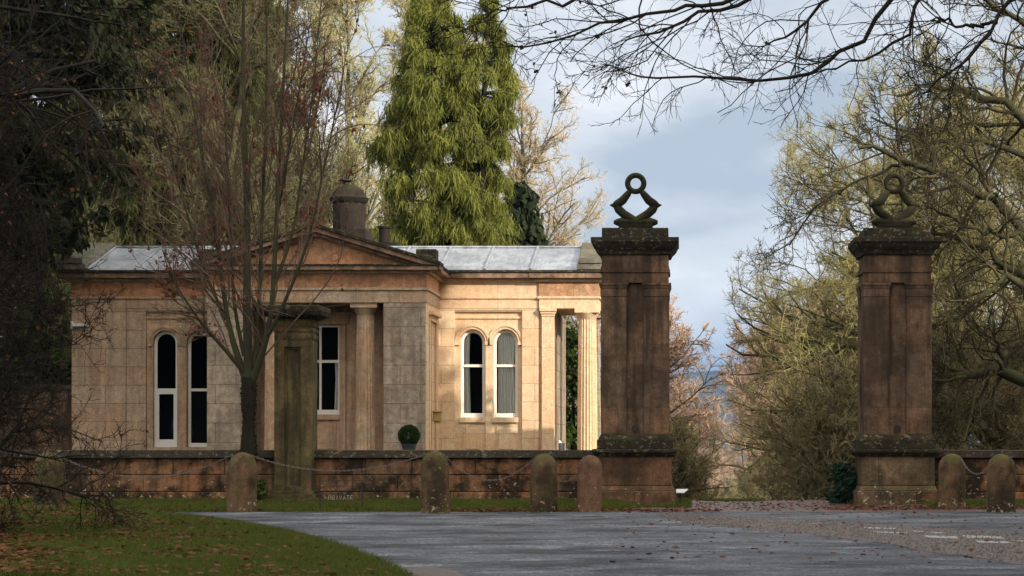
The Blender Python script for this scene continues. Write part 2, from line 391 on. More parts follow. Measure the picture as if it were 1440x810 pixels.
def bare_tree(name, base, H, spread, seed, mb, mt, label, group=None, cat='tree', limbs=16, nk=(7, 7, 6), tr=.014, trunk_r=None,
              a=(30, 60), up=.25, t0=.2, leaf=None, nleaf=0, wander=.16, lean=(0, 0), sides=3, leafsize=.1, sdroop=0.0, jit=.35, lf4=.48):
    rg = np.random.default_rng(seed); base = np.array(base, float)
    t = thing(name, tuple(base), label, cat, group)
    tr0 = trunk_r or H * .018
    p0, r0 = grow(base[None], np.array([[lean[0], lean[1], 1.]]), np.array([H * .93]), np.array([tr0]), 12, .05, (0, 0, .3), rg, .12)
    tubes_obj('trunk', [tubes(p0, r0, 9)], mb, t, True)
    Lt = np.array([spread])
    P, D, L, rr = kids(p0, r0, limbs, t0, .97, a[0], a[1], 1.0, rg, .55, Lp=Lt, jitter=jit)
    p1, r1 = grow(P, D, L, rr, 7, wander, (0, 0, up), rg, .3, .3)
    P, D, L, rr = kids(p1, r1, nk[0], .15, 1., 25, 60, .5, rg, .6)
    p2, r2 = grow(P, D, L, np.maximum(rr, tr * 1.4), 5, wander * 1.2, (0, 0, up * .7 - sdroop), rg, .4, .3)
    P, D, L, rr = kids(p2, r2, nk[1], .1, 1., 25, 60, .55, rg, .6)
    p3, r3 = grow(P, D, L, np.maximum(rr, tr), 4, wander * 1.8, (0, 0, up * .5 - sdroop), rg, .5, .3)
    lim = tubes_obj('limbs', [tubes(p1, r1, 6), tubes(p2, r2, 4)], mb, t)
    tw = [tubes(p3, r3, 3)]
    last = p3
    if nk[2]:
        P, D, L, rr = kids(p3, r3, nk[2], .1, 1., 25, 85, lf4, rg, .7)
        p4, r4 = grow(P, D, L, np.full(len(P), tr * .75), 3, wander * 1.9, (0, 0, up * .3 - sdroop), rg, .5)
        tw.append(tubes(p4, r4, 3)); last = p4
    tubes_obj('crown', tw, mt, t)
    if leaf and nleaf:
        pts, tg = samp(last, rg, 1); sel = rg.choice(len(pts), min(nleaf, len(pts)), replace=False)
        V, Fq = cards(pts[sel], rg, leafsize, 1.3, .4); new_obj('leaves', np_mesh('leaves', V, Fq, 4), leaf, t)
    return t
def copy_tree(o, loc, rz, label=None, scale=None, parent=None):
    c = o.copy(); COL.objects.link(c)
    if parent is None:
        c.location = loc; c.rotation_euler = (0, 0, rz)
        if label: c['label'] = label
        if scale: c.scale = scale
    else: c.parent = parent
    for ch in [x for x in bpy.data.objects if x.parent == o]: copy_tree(ch, None, 0, parent=c)
    return c
def conifer(name, base, H, wfun, seed, mleaf, mb, label, nb=220, k0=.25, nsp=9, nst=14, slen=1.0, sw=.07, cat='tree', z0=.05, group=None, droop=.6, lean=.14):
    """weeping cypress: trunk, arching branches, hanging strands of foliage"""
    rg = np.random.default_rng(seed); base = np.array(base, float)
    t = thing(name, tuple(base), label, cat, group)
    p0, r0 = grow(base[None], np.array([[0, 0, 1.]]), np.array([H]), np.array([H * .02]), 12, .012, (0, 0, .2), rg, .06)
    tubes_obj('trunk', [tubes(p0, r0, 8)], mb, t, True)
    zt = z0 + (1 - z0) * rg.uniform(0, 1, nb) ** .9; az = rg.uniform(0, 2 * PI, nb)
    f = zt * 12; i = np.minimum(f.astype(int), 11); w = (f - i)[:, None]; P = p0[0][i] * (1 - w) + p0[0][i + 1] * w
    L = np.array([wfun(q) for q in zt]) * rg.uniform(.72, 1.12, nb)
    D = np.stack([np.cos(az), np.sin(az), np.full(nb, .35)], 1)
    p1, r1 = grow(P, D, L, np.full(nb, .05), 6, .08, (0, 0, -droop), rg, .2)
    P, D, LL, rr = kids(p1, r1, nsp, k0, 1., 20, 70, .42, rg, .6, Lp=L)
    p2, r2 = grow(P, D, LL, np.full(len(P), .02), 3, .12, (0, 0, -.8), rg, .3)
    tubes_obj('limbs', [tubes(p1, r1, 4), tubes(p2, r2, 3)], mb, t)
    pts, _ = samp(p2, rg, nst, .1, 1.); pts = pts + rg.normal(0, .05, pts.shape)
    V, Fq = strands(pts, rg, slen, sw, lean)
    V2, F2 = strands(pts[rg.choice(len(pts), len(pts) // 2, replace=False)] + rg.normal(0, .12, (len(pts) // 2, 3)), rg, slen * .35, sw * .9, .5)
    V, Fq = merge([(V, Fq), (V2, F2)])
    new_obj('crown', np_mesh('crown', V, Fq, 4), mleaf, t)
    return t
def clump_tree(name, base, H, W, seed, mleaf, mb, label, nb=90, per=60, size=.16, cat='tree', group=None, z0=.1, drop=.3, shape=None, asp=1.4, D_=None):
    """broad evergreen: limbs carrying leaf-sized faces in clumps"""
    rg = np.random.default_rng(seed); base = np.array(base, float)
    t = thing(name, tuple(base), label, cat, group)
    p0, r0 = grow(base[None], np.array([[0, 0, 1.]]), np.array([H * .9]), np.array([H * .02]), 8, .04, (0, 0, .2), rg, .12)
    tubes_obj('trunk', [tubes(p0, r0, 8)], mb, t, True)
    zt = rg.uniform(z0, 1, nb); f = zt * 8; i = np.minimum(f.astype(int), 7); w = (f - i)[:, None]; P = p0[0][i] * (1 - w) + p0[0][i + 1] * w
    az = rg.uniform(0, 2 * PI, nb); D = np.stack([np.cos(az), np.sin(az), np.full(nb, .3)], 1)
    sh = shape or (lambda q: math.sin(PI * min(1, .12 + q * .9)) ** .6)
    L = W * np.array([sh(q) for q in zt]) * rg.uniform(.6, 1.15, nb)
    p1, r1 = grow(P, D, L, np.full(nb, H * .006), 5, .15, (0, 0, -drop * .5), rg, .3)
    P, D, LL, rr = kids(p1, r1, 7, .3, 1., 25, 70, .4, rg, .6, Lp=L)
    p2, r2 = grow(P, D, LL, np.full(len(P), H * .002), 3, .2, (0, 0, -drop), rg, .3)
    tubes_obj('limbs', [tubes(p1, r1, 4), tubes(p2, r2, 3)], mb, t)
    pts, tg = samp(p2, rg, per, .1, 1.15 if False else 1.); pts = pts + rg.normal(0, size * .9, pts.shape)
    V, Fq = cards(pts, rg, size, asp, drop, along=tg); new_obj('crown', np_mesh('crown', V, Fq, 4), mleaf, t)
    return t
# ================================================================ THE SETTING
def smooth(t): t = np.clip(t, 0, 1); return t * t * (3 - 2 * t)
def ground_z(X, Y):
    d = np.maximum(Y - 49.5, 0)
    fall = -np.minimum(d * .06, 6 + d * .018); fall = np.maximum(fall, -42)
    drive = fall
    lawn = .95 + np.where(Y > 72, -(Y - 72) * .05, 0); lawn = np.maximum(lawn, -42)
    bank = .12 * smooth((Y - 42.3) / 4)
    left = np.where(Y < 46.6, bank, np.where(Y < 46.9, .12 + (.83) * (Y - 46.6) / .3, lawn))
    wl = smooth((-X - .45) / 1.2)
    wide = smooth((Y - 60) / 40)
    wl = wl * (1 - wide) + wide * smooth((-X + 4) / 22)
    right = np.where(Y < 46.6, bank * .6, .25 + fall * .6)
    wr = smooth((X - 4.0) / 1.5)
    z = drive * (1 - wl) + left * wl
    z = z * (1 - wr) + right * wr
    z = np.where(Y < 42.3, 0, z)
    return z
def gz(x, y): return float(ground_z(np.array([float(x)]), np.array([float(y)]))[0])
xs = np.concatenate([np.linspace(-3500, -60, 24), np.linspace(-50, -22, 12), np.arange(-20, 20, .5), np.linspace(22, 50, 12), np.linspace(60, 3500, 24)])
ys = np.concatenate([np.linspace(-300, 0, 8), np.arange(4, 42, 2.), [42.0, 42.3], np.arange(42.8, 46.5, .5), [46.6, 46.75, 46.9], np.arange(47.2, 60, .5), np.arange(61, 110, 2.), np.linspace(115, 400, 20), np.linspace(450, 7000, 24)])
GX, GYY = np.meshgrid(xs, ys)
GZ = ground_z(GX, GYY)
nx, ny = len(xs), len(ys)
idx = (np.arange(ny - 1)[:, None] * nx + np.arange(nx - 1)[None, :])
Fq = np.stack([idx, idx + 1, idx + nx + 1, idx + nx], -1).reshape(-1, 4)
def m_ground():
    t = NT('earth_and_grass'); p = t.pos(); n = t.noise(p, .35, 6, .65); n2 = t.noise(p, 9, 5, .7)
    c = t.mix(t.ramp(n, [(.38, 0.), (.55, 1.)]), (.045, .062, .018), (.035, .055, .012))
    c = t.mix(t.math('MULTIPLY', t.ramp(n2, [(.5, 0.), (.62, 1.)]), .7), c, (.085, .05, .028))
    t.bsdf(c, .95, n2, .6, .04, .2); return t.m
M['ground'] = m_ground()
tag(new_obj('ground', np_mesh('ground', np.stack([GX, GYY, GZ], -1).reshape(-1, 3), Fq, 4), M['ground']), kind='structure')

def m_road():
    t = NT('wet_asphalt'); p = t.pos()
    n = t.noise(t.mapv(p, (.7, 1, 1)), .7, 6, .62); n3 = t.noise(t.mapv(p, (.55, .8, 1), (4, 9, 0)), 1.1, 7, .72); n4 = t.noise(p, 4.2, 6, .7); n5 = t.noise(p, 16, 4, .8); n2 = t.noise(p, 55, 3, .8)
    c = t.mix(t.ramp(n, [(.38, 0.), (.6, 1.)]), (.028, .032, .042), (.13, .145, .175))
    c = t.mix(t.math('MULTIPLY', t.ramp(n3, [(.52, 0.), (.64, 1.)]), .7), c, (.31, .335, .38))
    c = t.mix(t.math('MULTIPLY', t.ramp(n4, [(.52, 0.), (.64, 1.)]), .7), c, (.038, .032, .03))
    c = t.mix(.9, c, t.ramp(n5, [(.35, .05), (.65, .95)]), 'OVERLAY'); c = t.mix(.8, c, t.ramp(n2, [(.35, .05), (.65, .95)]), 'OVERLAY')
    r = t.math('ADD', .42, t.math('MULTIPLY', t.ramp(n3, [(.38, 0.), (.6, 1.)]), .45))
    b = t.math('ADD', n2, t.math('MULTIPLY', n4, .5))
    t.bsdf(c, r, b, 1., .03, .30); return t.m
M['road'] = m_road()
def m_gravel(name, c1, c2, wet=.5):
    t = NT(name); p = t.pos(); n = t.noise(p, 45, 3, .8); n1 = t.noise(t.mapv(p, (.5, 1, 1)), 1.8, 6, .65)
    v = t.n('ShaderNodeTexVoronoi', i_Scale=42.); t.l(p, v.inputs['Vector'])
    c = t.mix(n1, c1, c2); c = t.mix(.6, c, v.outputs['Color'], 'SOFT_LIGHT') if False else t.mix(.65, c, t.ramp(n, [(.35, .1), (.65, .9)]), 'OVERLAY')
    t.bsdf(c, t.math('ADD', wet, t.math('MULTIPLY', n1, .3)), n, .7, .02, .4); return t.m
M['gravel'] = m_gravel('muddy_gravel', (.03, .023, .02), (.17, .14, .125))
M['drivegravel'] = m_gravel('red_drive_gravel', (.055, .036, .034), (.13, .095, .092), .35)
def sheet(name, poly, z, mat, kind='structure', sub=True):
    v = [(x, y, z if not callable(z) else z(x, y)) for x, y in poly]
    me = bpy.data.meshes.new(name)
    import bmesh
    bm = bmesh.new(); vs = [bm.verts.new(q) for q in v]; f = bm.faces.new(vs); bm.normal_update()
    if f.normal.z < 0: f.normal_flip()
    bmesh.ops.triangulate(bm, faces=bm.faces[:]); bm.to_mesh(me); bm.free()
    return tag(new_obj(name, me, mat), kind=kind)
def pxw(pts): return [(PX(x, GY(y)), GY(y)) for x, y in pts]
edge_px = [(-260, 720.0), (60, 720.3), (150, 722.3), (230, 727), (330, 736), (400, 748), (450, 760), (500, 776), (550, 798), (575, 812), (620, 850), (700, 960)]
edge = pxw(edge_px)
ew = [(x + .04 * math.sin(7 * y), y) for x, y in edge]
road_poly = [(-60, 42.55), (-25, 42.45)] + [(x, 42.42 + .035 * math.sin(x * 2.3) + .02 * math.sin(x * 7.1)) for x in np.arange(-20, 20, .4)] + [(60, 42.5), (60, 0), (60, -20), (-2, -20), (edge[-1][0] - .2, 5)] + ew[::-1] + [(-60, 42.0)]
sheet('road', road_poly, .004, M['road'])
# drive through the gate
nz = lambda a, k: .12 * math.sin(a * 1.7 + k) + .05 * math.sin(a * 6.3 + 2 * k)
drive_poly = [(-.25 + .1 * math.sin(y * 3), y) for y in np.arange(42.3, 46.2, .3)][::-1]
dr = MB()
yy = list(np.arange(42.30, 80, .7)) + list(np.arange(80, 260, 8))
for i, y in enumerate(yy):
    xl = -1.6 if y < 43 else (-1.2 + (y - 43) * .33 if y < 46 else -.12); xr = 7.5 if y < 43.2 else (7.2 - (y - 43.2) * 1.1 if y < 46 else 3.75)
    xl += nz(y, 0); xr += nz(y, 2)
    for k in range(9):
        x = xl + (xr - xl) * k / 8; dr.v.append((x, y, max(gz(x, y), gz((xl + xr) / 2, y)) + .008 + (.02 if y > 47 else 0)))
for i in range(len(yy) - 1):
    for k in range(8): a = i * 9 + k; dr.f.append((a, a + 1, a + 10, a + 9))
tag(dr.build('drive', M['drivegravel']), kind='structure')
up = [(925, 722.6), (960, 722.8), (1020, 726), (1100, 729.5), (1200, 735.5), (1290, 741.5), (1370, 747), (1440, 753), (1600, 764)]
lo = [(1600, 828), (1440, 795), (1380, 786), (1310, 777), (1250, 766), (1180, 756), (1100, 749), (1040, 743), (990, 738), (955, 733)]
def band_sheet():
    U = np.array(pxw(up)); L = np.array(pxw(lo[::-1])); n = 110; q = np.linspace(0, 1, n); rb = np.random.default_rng(77); V = []; Fc = []
    U = np.stack([np.interp(q, np.linspace(0, 1, len(U)), U[:, k]) for k in (0, 1)], 1); L = np.stack([np.interp(q, np.linspace(0, 1, len(L)), L[:, k]) for k in (0, 1)], 1)
    for i in range(n):
        a = U[i] + (0, .16 * math.sin(i * .45) + .10 * math.sin(i * 1.1 + 1)); b = L[i] + (0, .22 * math.sin(i * .3 + 2) + .12 * math.sin(i * .8))
        for k in range(5): c = a + (b - a) * k / 4; V.append((c[0], c[1], .008))
    for i in range(n - 1):
        for k in range(4): a = i * 5 + k; Fc.append((a, a + 1, a + 6, a + 5))
    return MB().add(V, Fc)
bb = []
for x, y in pxw([(566, 801), (600, 797), (640, 803), (690, 830), (640, 850), (600, 830)]): bb.append((x, y))
sheet('path_gravel', bb, .010, M['gravel'])
def m_paint():
    t = NT('worn_road_paint'); p = t.pos(); n = t.noise(p, 14, 6, .75)
    c = t.mix(t.ramp(n, [(.42, 0.), (.6, 1.)]), (.14, .145, .155), (.50, .51, .53)); t.bsdf(c, .5, n, .3, .01, .4); return t.m
M['paint'] = m_paint()
def m_paint2():
    t = NT('faded_road_paint'); p = t.pos(); n = t.noise(p, 5, 7, .8); n2 = t.noise(p, 50, 3, .8)
    c = t.mix(t.ramp(n, [(.49, 0.), (.60, 1.)]), (.05, .054, .064), (.17, .18, .20)); c = t.mix(.8, c, t.ramp(n2, [(.35, .05), (.65, .95)]), 'OVERLAY'); t.bsdf(c, .4, n2, .5, .01, .4); return t.m
M['paint2'] = m_paint2()
mk = MB(); mk2 = MB()
def dash(m, p4, z=.0125):
    m.add([(x, y, z) for x, y in pxw(p4)], [(0, 1, 2, 3)])
for (x0, x1, y0, y1) in [(1228, 1280, 748.2, 750), (1282, 1301, 746.8, 748.6), (1308, 1333, 749, 751), (1298, 1350, 753.8, 757), (1352, 1413, 753.6, 757), (1371, 1423, 761.2, 764), (1429, 1460, 761, 763), (1211, 1263, 742, 744)]:
    s = (x1 - x0) * .035; dash(mk, [(x0 + 6, y1), (x0, y0), (x1 - 6, y0 + s * .8), (x1, y1 + s * .8)])
for (x0, x1, y0, y1) in [(1131, 1183, 736.6, 738), (1080, 1120, 733, 734.2), (737, 789, 724.6, 725.7), (819, 850, 726, 727), (600, 700, 722.2, 723.0), (640, 703, 724.3, 725.2)]:
    dash(mk2, [(x0, y1), (x0 + 4, y0), (x1, y0), (x1, y1)])
def up_build(m, name, mat):
    o = m.build(name, mat); me = o.data; import bmesh
    bm = bmesh.new(); bm.from_mesh(me); bmesh.ops.recalc_face_normals(bm, faces=bm.faces[:])
    for f in bm.faces:
        if f.normal.z < 0: f.normal_flip()
    bm.to_mesh(me); bm.free(); return tag(o, kind='structure')
up_build(band_sheet(), 'road_gravel', M['gravel']); up_build(mk, 'road_markings', M['paint']); up_build(mk2, 'faded_road_markings', M['paint2'])

# near grass verge: a low bank beside the road
ey = np.array([e[1] for e in edge])[::-1]; ex = np.array([e[0] for e in edge])[::-1]
def verge_x(y): return np.interp(y, ey, ex)
def verge_z(x, y):
    d = verge_x(y) - x
    return .012 + .09 * smooth(d / .8) + .05 * smooth((d - 1) / 4) * (1 + .5 * np.sin(x * 1.3) * np.cos(y * .8)) * smooth((42.6 - y) / 2.0)
vy = np.concatenate([np.arange(13, 40, .4), np.arange(40, 42.41, .15)])
vV = []
for y in vy:
    xe = verge_x(y)
    for k in range(30):
        x = xe - ((k / 29) ** 2.2) * 24; vV.append((x, y, float(verge_z(x, y)) if k else .0))
vV = np.array(vV); n_ = len(vy); idx = (np.arange(n_ - 1)[:, None] * 30 + np.arange(29)[None, :])
vf = np.stack([idx, idx + 30, idx + 31, idx + 1], -1).reshape(-1, 4)
tag(new_obj('grass_verge', np_mesh('grass_verge', vV, vf, 4), M['ground'], None, True), kind='structure')
def blades(P, h, w, rg):
    N = len(P); a = rg.uniform(0, 2 * PI, N); s = np.stack([np.cos(a), np.sin(a), np.zeros(N)], 1) * (w * rg.uniform(.7, 1.3, N))[:, None]
    H = (h * rg.uniform(.45, 1.35, N))[:, None]; ln = rg.normal(0, .45, (N, 3)); ln[:, 2] = 0
    tip = P + np.array([0, 0, 1.]) * H + ln * H
    V = np.stack([P - s * .5, P + s * .5, tip], 1).reshape(-1, 3); return V, np.arange(N * 3).reshape(-1, 3)
rg = np.random.default_rng(21)
N = 260000
y = 20.4 + 21.9 * rg.random(N) ** 1.2; xe = verge_x(y); xl = (-30 - CX) / F * y
x = xl + (xe - xl + .06) * rg.random(N); k = x < xe + rg.normal(.0, .05, N); x, y = x[k], y[k]
lump = np.sin(x * 2.1 + np.sin(y * 1.7)) * np.sin(y * 2.3 + x); k = rg.random(len(x)) < .75 + .25 * lump; x, y, lump = x[k], y[k], lump[k]
P = np.stack([x, y, verge_z(x, y) - .01], 1)
V1, F1 = blades(P, .075, .010, rg)
N = 110000; x = rg.uniform(-15.6, -.1, N); y = rg.uniform(42.5, 46.45, N)
keep = (x < -1.0) | (rg.random(N) < .5) ; x, y = x[keep], y[keep]
k = y < 46.35 - .0 * x; x, y = x[k], y[k]
k = ~((x > -1.1) & (y < 43.6 + (x + 1.1) * 2)); x, y = x[k], y[k]
P = np.stack([x, y, ground_z(x, y) - .01], 1); V2, F2 = blades(P, .065, .014, rg)
N = 22000; x = rg.uniform(5.2, 9, N); y = rg.uniform(43.6, 46.3, N); P = np.stack([x, y, ground_z(x, y) - .01], 1); V3, F3 = blades(P, .06, .014, rg)
N = 5000; a = rg.uniform(0, 2 * PI, N); q = np.sqrt(rg.random(N)); x = 1.25 + .75 * q * np.cos(a); y = 49.2 + .8 * q * np.sin(a); P = np.stack([x, y, ground_z(x, y)], 1); V4, F4 = blades(P, .07, .016, rg)
N = 7000; x = rg.uniform(-.35, .25, N); y = rg.uniform(44.6, 49.5, N); P = np.stack([x, y, ground_z(x, y)], 1); V5, F5 = blades(P, .09, .016, rg)
Vg, Fg = merge([(V1, F1), (V2, F2), (V3, F3), (V4, F4), (V5, F5)])
tag(new_obj('grass', np_mesh('grass', Vg, Fg, 3), M['grass']), 'short green winter grass on the verges beside the road', 'grass', kind='stuff')
# fallen leaves
def litter_pts():
    out = []
    n = 13000; y = 20.5 + 21.5 * rg.random(n); xe = verge_x(y); xl = (-20 - CX) / F * y; x = xl + (xe - xl) * rg.random(n) ** 1.5
    w = (np.sin(x * 1.9 + y * .7) + np.sin(x * .8 - y * 1.3 + 1)) * .25 + .5
    pr = np.clip(1.25 - (x - xl) / (xe - xl) * 1.4, .10, 1) * (.10 + w ** 2 * 1.7); k = rg.random(n) < pr
    x, y = x[k], y[k]; out.append(np.stack([x, y, verge_z(x, y) + .05], 1))
    n = 900; x = rg.uniform(-15, -.5, n); y = 42.5 + 3.9 * rg.random(n) ** 2; out.append(np.stack([x, y, ground_z(x, y) + .035], 1))
    n = 800; x = rg.uniform(-5, .8, n); y = 42.35 + np.abs(rg.normal(0, .45, n)); out.append(np.stack([x, y, ground_z(x, y) + .03], 1))
    n = 1500; x = rg.uniform(3, 9, n); y = 43.2 + np.abs(rg.normal(0, .9, n)); y = np.minimum(y, 45.3); out.append(np.stack([x, y, ground_z(x, y) + .03], 1))
    n = 420; x = rg.uniform(-1, 7, n); y = rg.uniform(25, 43, n); out.append(np.stack([x, y, np.full(n, .016)], 1))
    n = 900; x = rg.uniform(-.4, 4.5, n); y = rg.uniform(42.6, 50, n); out.append(np.stack([x, y, ground_z(x, y) + .03], 1))
    return np.concatenate(out)
LP = litter_pts(); Vl, Fl = cards(LP, rg, .07, 1.3); Vl = Vl.reshape(-1, 4, 3); Vl[:, :, 2] = LP[:, None, 2] + (Vl[:, :, 2] - LP[:, None, 2]) * .35; Vl = Vl.reshape(-1, 3)
tag(new_obj('leaf_litter', np_mesh('leaf_litter', Vl, Fl, 4), M['litter']), 'brown fallen leaves scattered over the grass and road edge', 'leaves', kind='stuff')
# stones on the gravel band
n = 4200; t_ = rg.random(n); U = np.array(pxw(up)); Lw = np.array(pxw(lo[::-1]))
iu = np.linspace(0, 1, len(U)); il = np.linspace(0, 1, len(Lw)); q = rg.random(n)[:, None]
A = np.stack([np.interp(t_, iu, U[:, 0]), np.interp(t_, iu, U[:, 1])], 1); B = np.stack([np.interp(t_, il, Lw[:, 0]), np.interp(t_, il, Lw[:, 1])], 1)
C_ = A * (1 - q) + B * q + rg.normal(0, .12, (n, 2)); s = .010 + .014 * rg.random(n) ** 3
tet = np.array([[1, 0, -.3], [-.5, .87, -.3], [-.5, -.87, -.3], [0, 0, 1]])
a = rg.uniform(0, 2 * PI, n); Rm = np.stack([np.cos(a), -np.sin(a), np.sin(a), np.cos(a)], -1).reshape(n, 2, 2)
T2 = tet[None].repeat(n, 0).copy(); T2[:, :, :2] = np.einsum('nij,nkj->nki', Rm, T2[:, :, :2]); T2 = T2 * s[:, None, None]
T2[:, :, :2] += C_[:, None]; T2[:, :, 2] += .012
Fp = (np.arange(n)[:, None, None] * 4 + np.array([[0, 1, 3], [1, 2, 3], [2, 0, 3]])[None]).reshape(-1, 3)
tag(new_obj('loose_stones', np_mesh('loose_stones', T2.reshape(-1, 3), Fp, 3), M['gravel']), 'loose gravel stones along the muddy band across the road', 'gravel', kind='stuff')

# distant hills
hx = np.linspace(-2600, 2600, 120); hy = np.linspace(3000, 6200, 50); HX, HY = np.meshgrid(hx, hy)
ridge = 106 + 11 * np.cos((HX - 60) / 95) + 26 * np.sin(HX / 430 + 1.0) + 13 * np.sin(HX / 160 + 2) + 4 * np.sin(HX / 57)
prof = smooth((HY - 3000) / 1900) * (1 - .5 * smooth((HY - 5000) / 1200))
HZ = -45 + (ridge + 45) * prof + 7 * np.sin(HX / 120 + HY / 200) * prof
idx = (np.arange(49)[:, None] * 120 + np.arange(119)[None, :]); Fh = np.stack([idx, idx + 1, idx + 121, idx + 120], -1).reshape(-1, 4)
t = NT('moorland'); n = t.noise(t.pos(), .004, 7, .65); t.bsdf(t.ramp(n, [(.35, (.025, .03, .018)), (.5, (.06, .055, .03)), (.65, (.04, .06, .02))]), .95, spec=.1); M['hill'] = t.m
tag(new_obj('hills', np_mesh('hills', np.stack([HX, HY, HZ], -1).reshape(-1, 3), Fh, 4), M['hill'], None, True), kind='structure')

# ================================================================ GATE PIERS
def pier(px, label):
    Y = 46.0; s = F / Y; cx = PX(px, Y); t = thing('gate_pier', (cx, Y + .75, 0), label, 'gate pier', 'stone gate piers either side of the drive')
    z = lambda y: PZ(y, Y); cy = Y + .75
    def blk(m, hw, y0, y1, g=0): h = hw / s; m.box(cx - h, cx + h, cy - h, cy + h, z(y1), z(y0))
    b = MB(); blk(b, 58, 690, 716); b.build('base', M['pierlow'], t, bevel=.03)
    b = MB(); h = 58 / s; g = 52 / s; b.frust((cx - 55.5 / s, cx + 55.5 / s, cy - 55.5 / s, cy + 55.5 / s, z(690)), (cx - g, cx + g, cy - g, cy + g, z(683)))
    b.box(cx - g + .003, cx + g - .003, cy - g + .003, cy + g - .003, z(683), z(641)); b.build('dado', M['pierlow'], t, bevel=.02)
    b = MB(); blk(b, 60, 631.5, 636.5); b.frust((cx - 54 / s, cx + 54 / s, cy - 54 / s, cy + 54 / s, z(642)), (cx - 59 / s, cx + 59 / s, cy - 59 / s, cy + 59 / s, z(636.5))); b.build('dado_cap', M['dark'], t, bevel=.012)
    b = MB(); blk(b, 53.5, 618, 631.5); b.frust((cx - 52 / s, cx + 52 / s, cy - 52 / s, cy + 52 / s, z(618)), (cx - 48.6 / s, cx + 48.6 / s, cy - 48.6 / s, cy + 48.6 / s, z(611))); b.build('shaft_base', M['dark'], t, bevel=.015)
    # shaft: core and pilasters, with the tall recess between them
    b = MB(); c = 40.5 / s; b.box(cx - c, cx + c, cy - c, cy + c, z(611), z(398)); b.build('shaft', M['pier'], t)
    e = 48 / s; r = 12.2 / s
    for sx in (-1, 1):
        for sy in (-1, 1):
            b = MB(); x0, x1 = sorted((cx + sx * r, cx + sx * e)); y0, y1 = sorted((cy + sy * r, cy + sy * e))
            b.box(x0, x1, y0, y1, z(610.9), z(417)); b.build('pilaster', M['pier'], t, bevel=.012)
            b = MB(); q = .6 / s; b.box(x0 - q, x1 + q, y0 - q, y1 + q, z(417), z(406)); q = 2.2 / s
            b.frust((x0 - .8 / s, x1 + .8 / s, y0 - .8 / s, y1 + .8 / s, z(406)), (x0 - q, x1 + q, y0 - q, y1 + q, z(401)))
            b.box(x0 - q * 1.3, x1 + q * 1.3, y0 - q * 1.3, y1 + q * 1.3, z(401), z(397.6)); b.build('pilaster_capital', M['pier'], t, bevel=.008)
    b = MB(); blk(b, 47, 382.8, 397.6); b.build('neck_block', M['pier'], t, bevel=.006)
    b = MB(); blk(b, 48.2, 374.6, 378.4); k = 49 / s
    nd = 26; w = 2 * k / nd
    for i in range(nd):
        xx = cx - k + w * (i + .18)
        b.box(xx, xx + w * .62, cy - k, cy + k, z(382.8), z(378.4))
    for i in range(nd):
        yy_ = cy - k + w * (i + .18)
        b.box(cx - k - .004, cx + k + .004, yy_, yy_ + w * .62, z(382.5), z(378.6))
    b.build('dentil_band', M['pier'], t)
    b = MB(); blk(b, 47, 358, 374.6); b.build('frieze', M['pier'], t, bevel=.006)
    b = MB(); blk(b, 61.8, 334.3, 341); pr = [(50, 358), (52.5, 353), (57.5, 347.5), (60.5, 341)]
    for (a0, ya), (a1, yb) in zip(pr[:-1], pr[1:]): a0 /= s; a1 /= s; b.frust((cx - a0, cx + a0, cy - a0, cy + a0, z(ya)), (cx - a1, cx + a1, cy - a1, cy + a1, z(yb)))
    b.build('cornice', M['dark'], t, bevel=.01)
    b = MB(); blk(b, 46.8, 320, 334.3); b.build('top_block', M['dark'], t, bevel=.012)
    # socket hole: a flat dark disc stands for its shaded depth
    b = MB(); b.arc(cx, z(603), .02, 5.5 / s, cy - c - .012, cy - c + .01, 14, 0, 2 * PI); b.build('socket_hole_disc', M['iron'], t)
    # stone finial: ring on two angled arms above a roll
    f = thing('ring_finial', (cx, cy, z(320)), ('mossy carved stone ring finial against open sky' if px < 1000 else 'dark carved stone ring finial in front of bare oak branches'), 'finial', 'ring finials on top of the gate piers')
    Yc = cy; s = F / Yc; z = lambda y: PZ(y, Yc)
    b = MB(); pts = [(cx + 15.0 / s * 1.0 * math.cos(a) * .76, cy, z(258) + 15.0 / s * .76 * math.sin(a)) for a in np.linspace(0, 2 * PI, 25)[:-1]]
    b.tube(pts, 3.9 / s, 10, True); b.build('ring', M['finial'], f, True)
    for q in (-1, 1):
        b = MB(); P = [(7.5, 268), (10.5, 272), (18, 281.5), (26, 287.5), (28.5, 289), (30, 290.5)]
        rad = [3.2, 4.6, 6.0, 6.2, 5.4, 3.0]
        b.tube([(cx + q * a / s, cy, z(y_)) for a, y_ in P], [r_ / s for r_ in rad], 10)
        b.tube([(cx + q * a / s, cy, z(y_)) for a, y_ in [(27, 289), (32, 288.7), (36.5, 288.4)]], [5.2 / s, 3 / s, .5 / s], 10)
        b.tube([(cx + q * a / s, cy, z(y_)) for a, y_ in [(27.5, 289.5), (24, 294.5), (17.5, 300.5), (10, 306), (2, 311)]], [4.6 / s, 6.2 / s, 6.0 / s, 6.6 / s, 6.6 / s], 10)
        b.build('scroll_arm', M['finial'], f, True)
    b = MB(); xs_ = np.linspace(-31, 31, 17); b.tube([(cx + x_ / s, cy, z(312.6)) for x_ in xs_], [(6.8 * max(0.2, 1 - (abs(x_) / 33) ** 6) + .45 * math.cos(x_ * 1.0)) / s for x_ in xs_], 12)
    b.box(cx - 24 / s, cx + 24 / s, cy - 7.5 / s, cy + 7.5 / s, z(320.0), z(315)); b.build('roll', M['finial'], f, True)
pier(893, 'tall brown stone gate pier beside the lodge, standing against open sky')
pier(1262.5, 'tall brown stone gate pier with daffodil-pale lichen at its foot, bare trees behind')

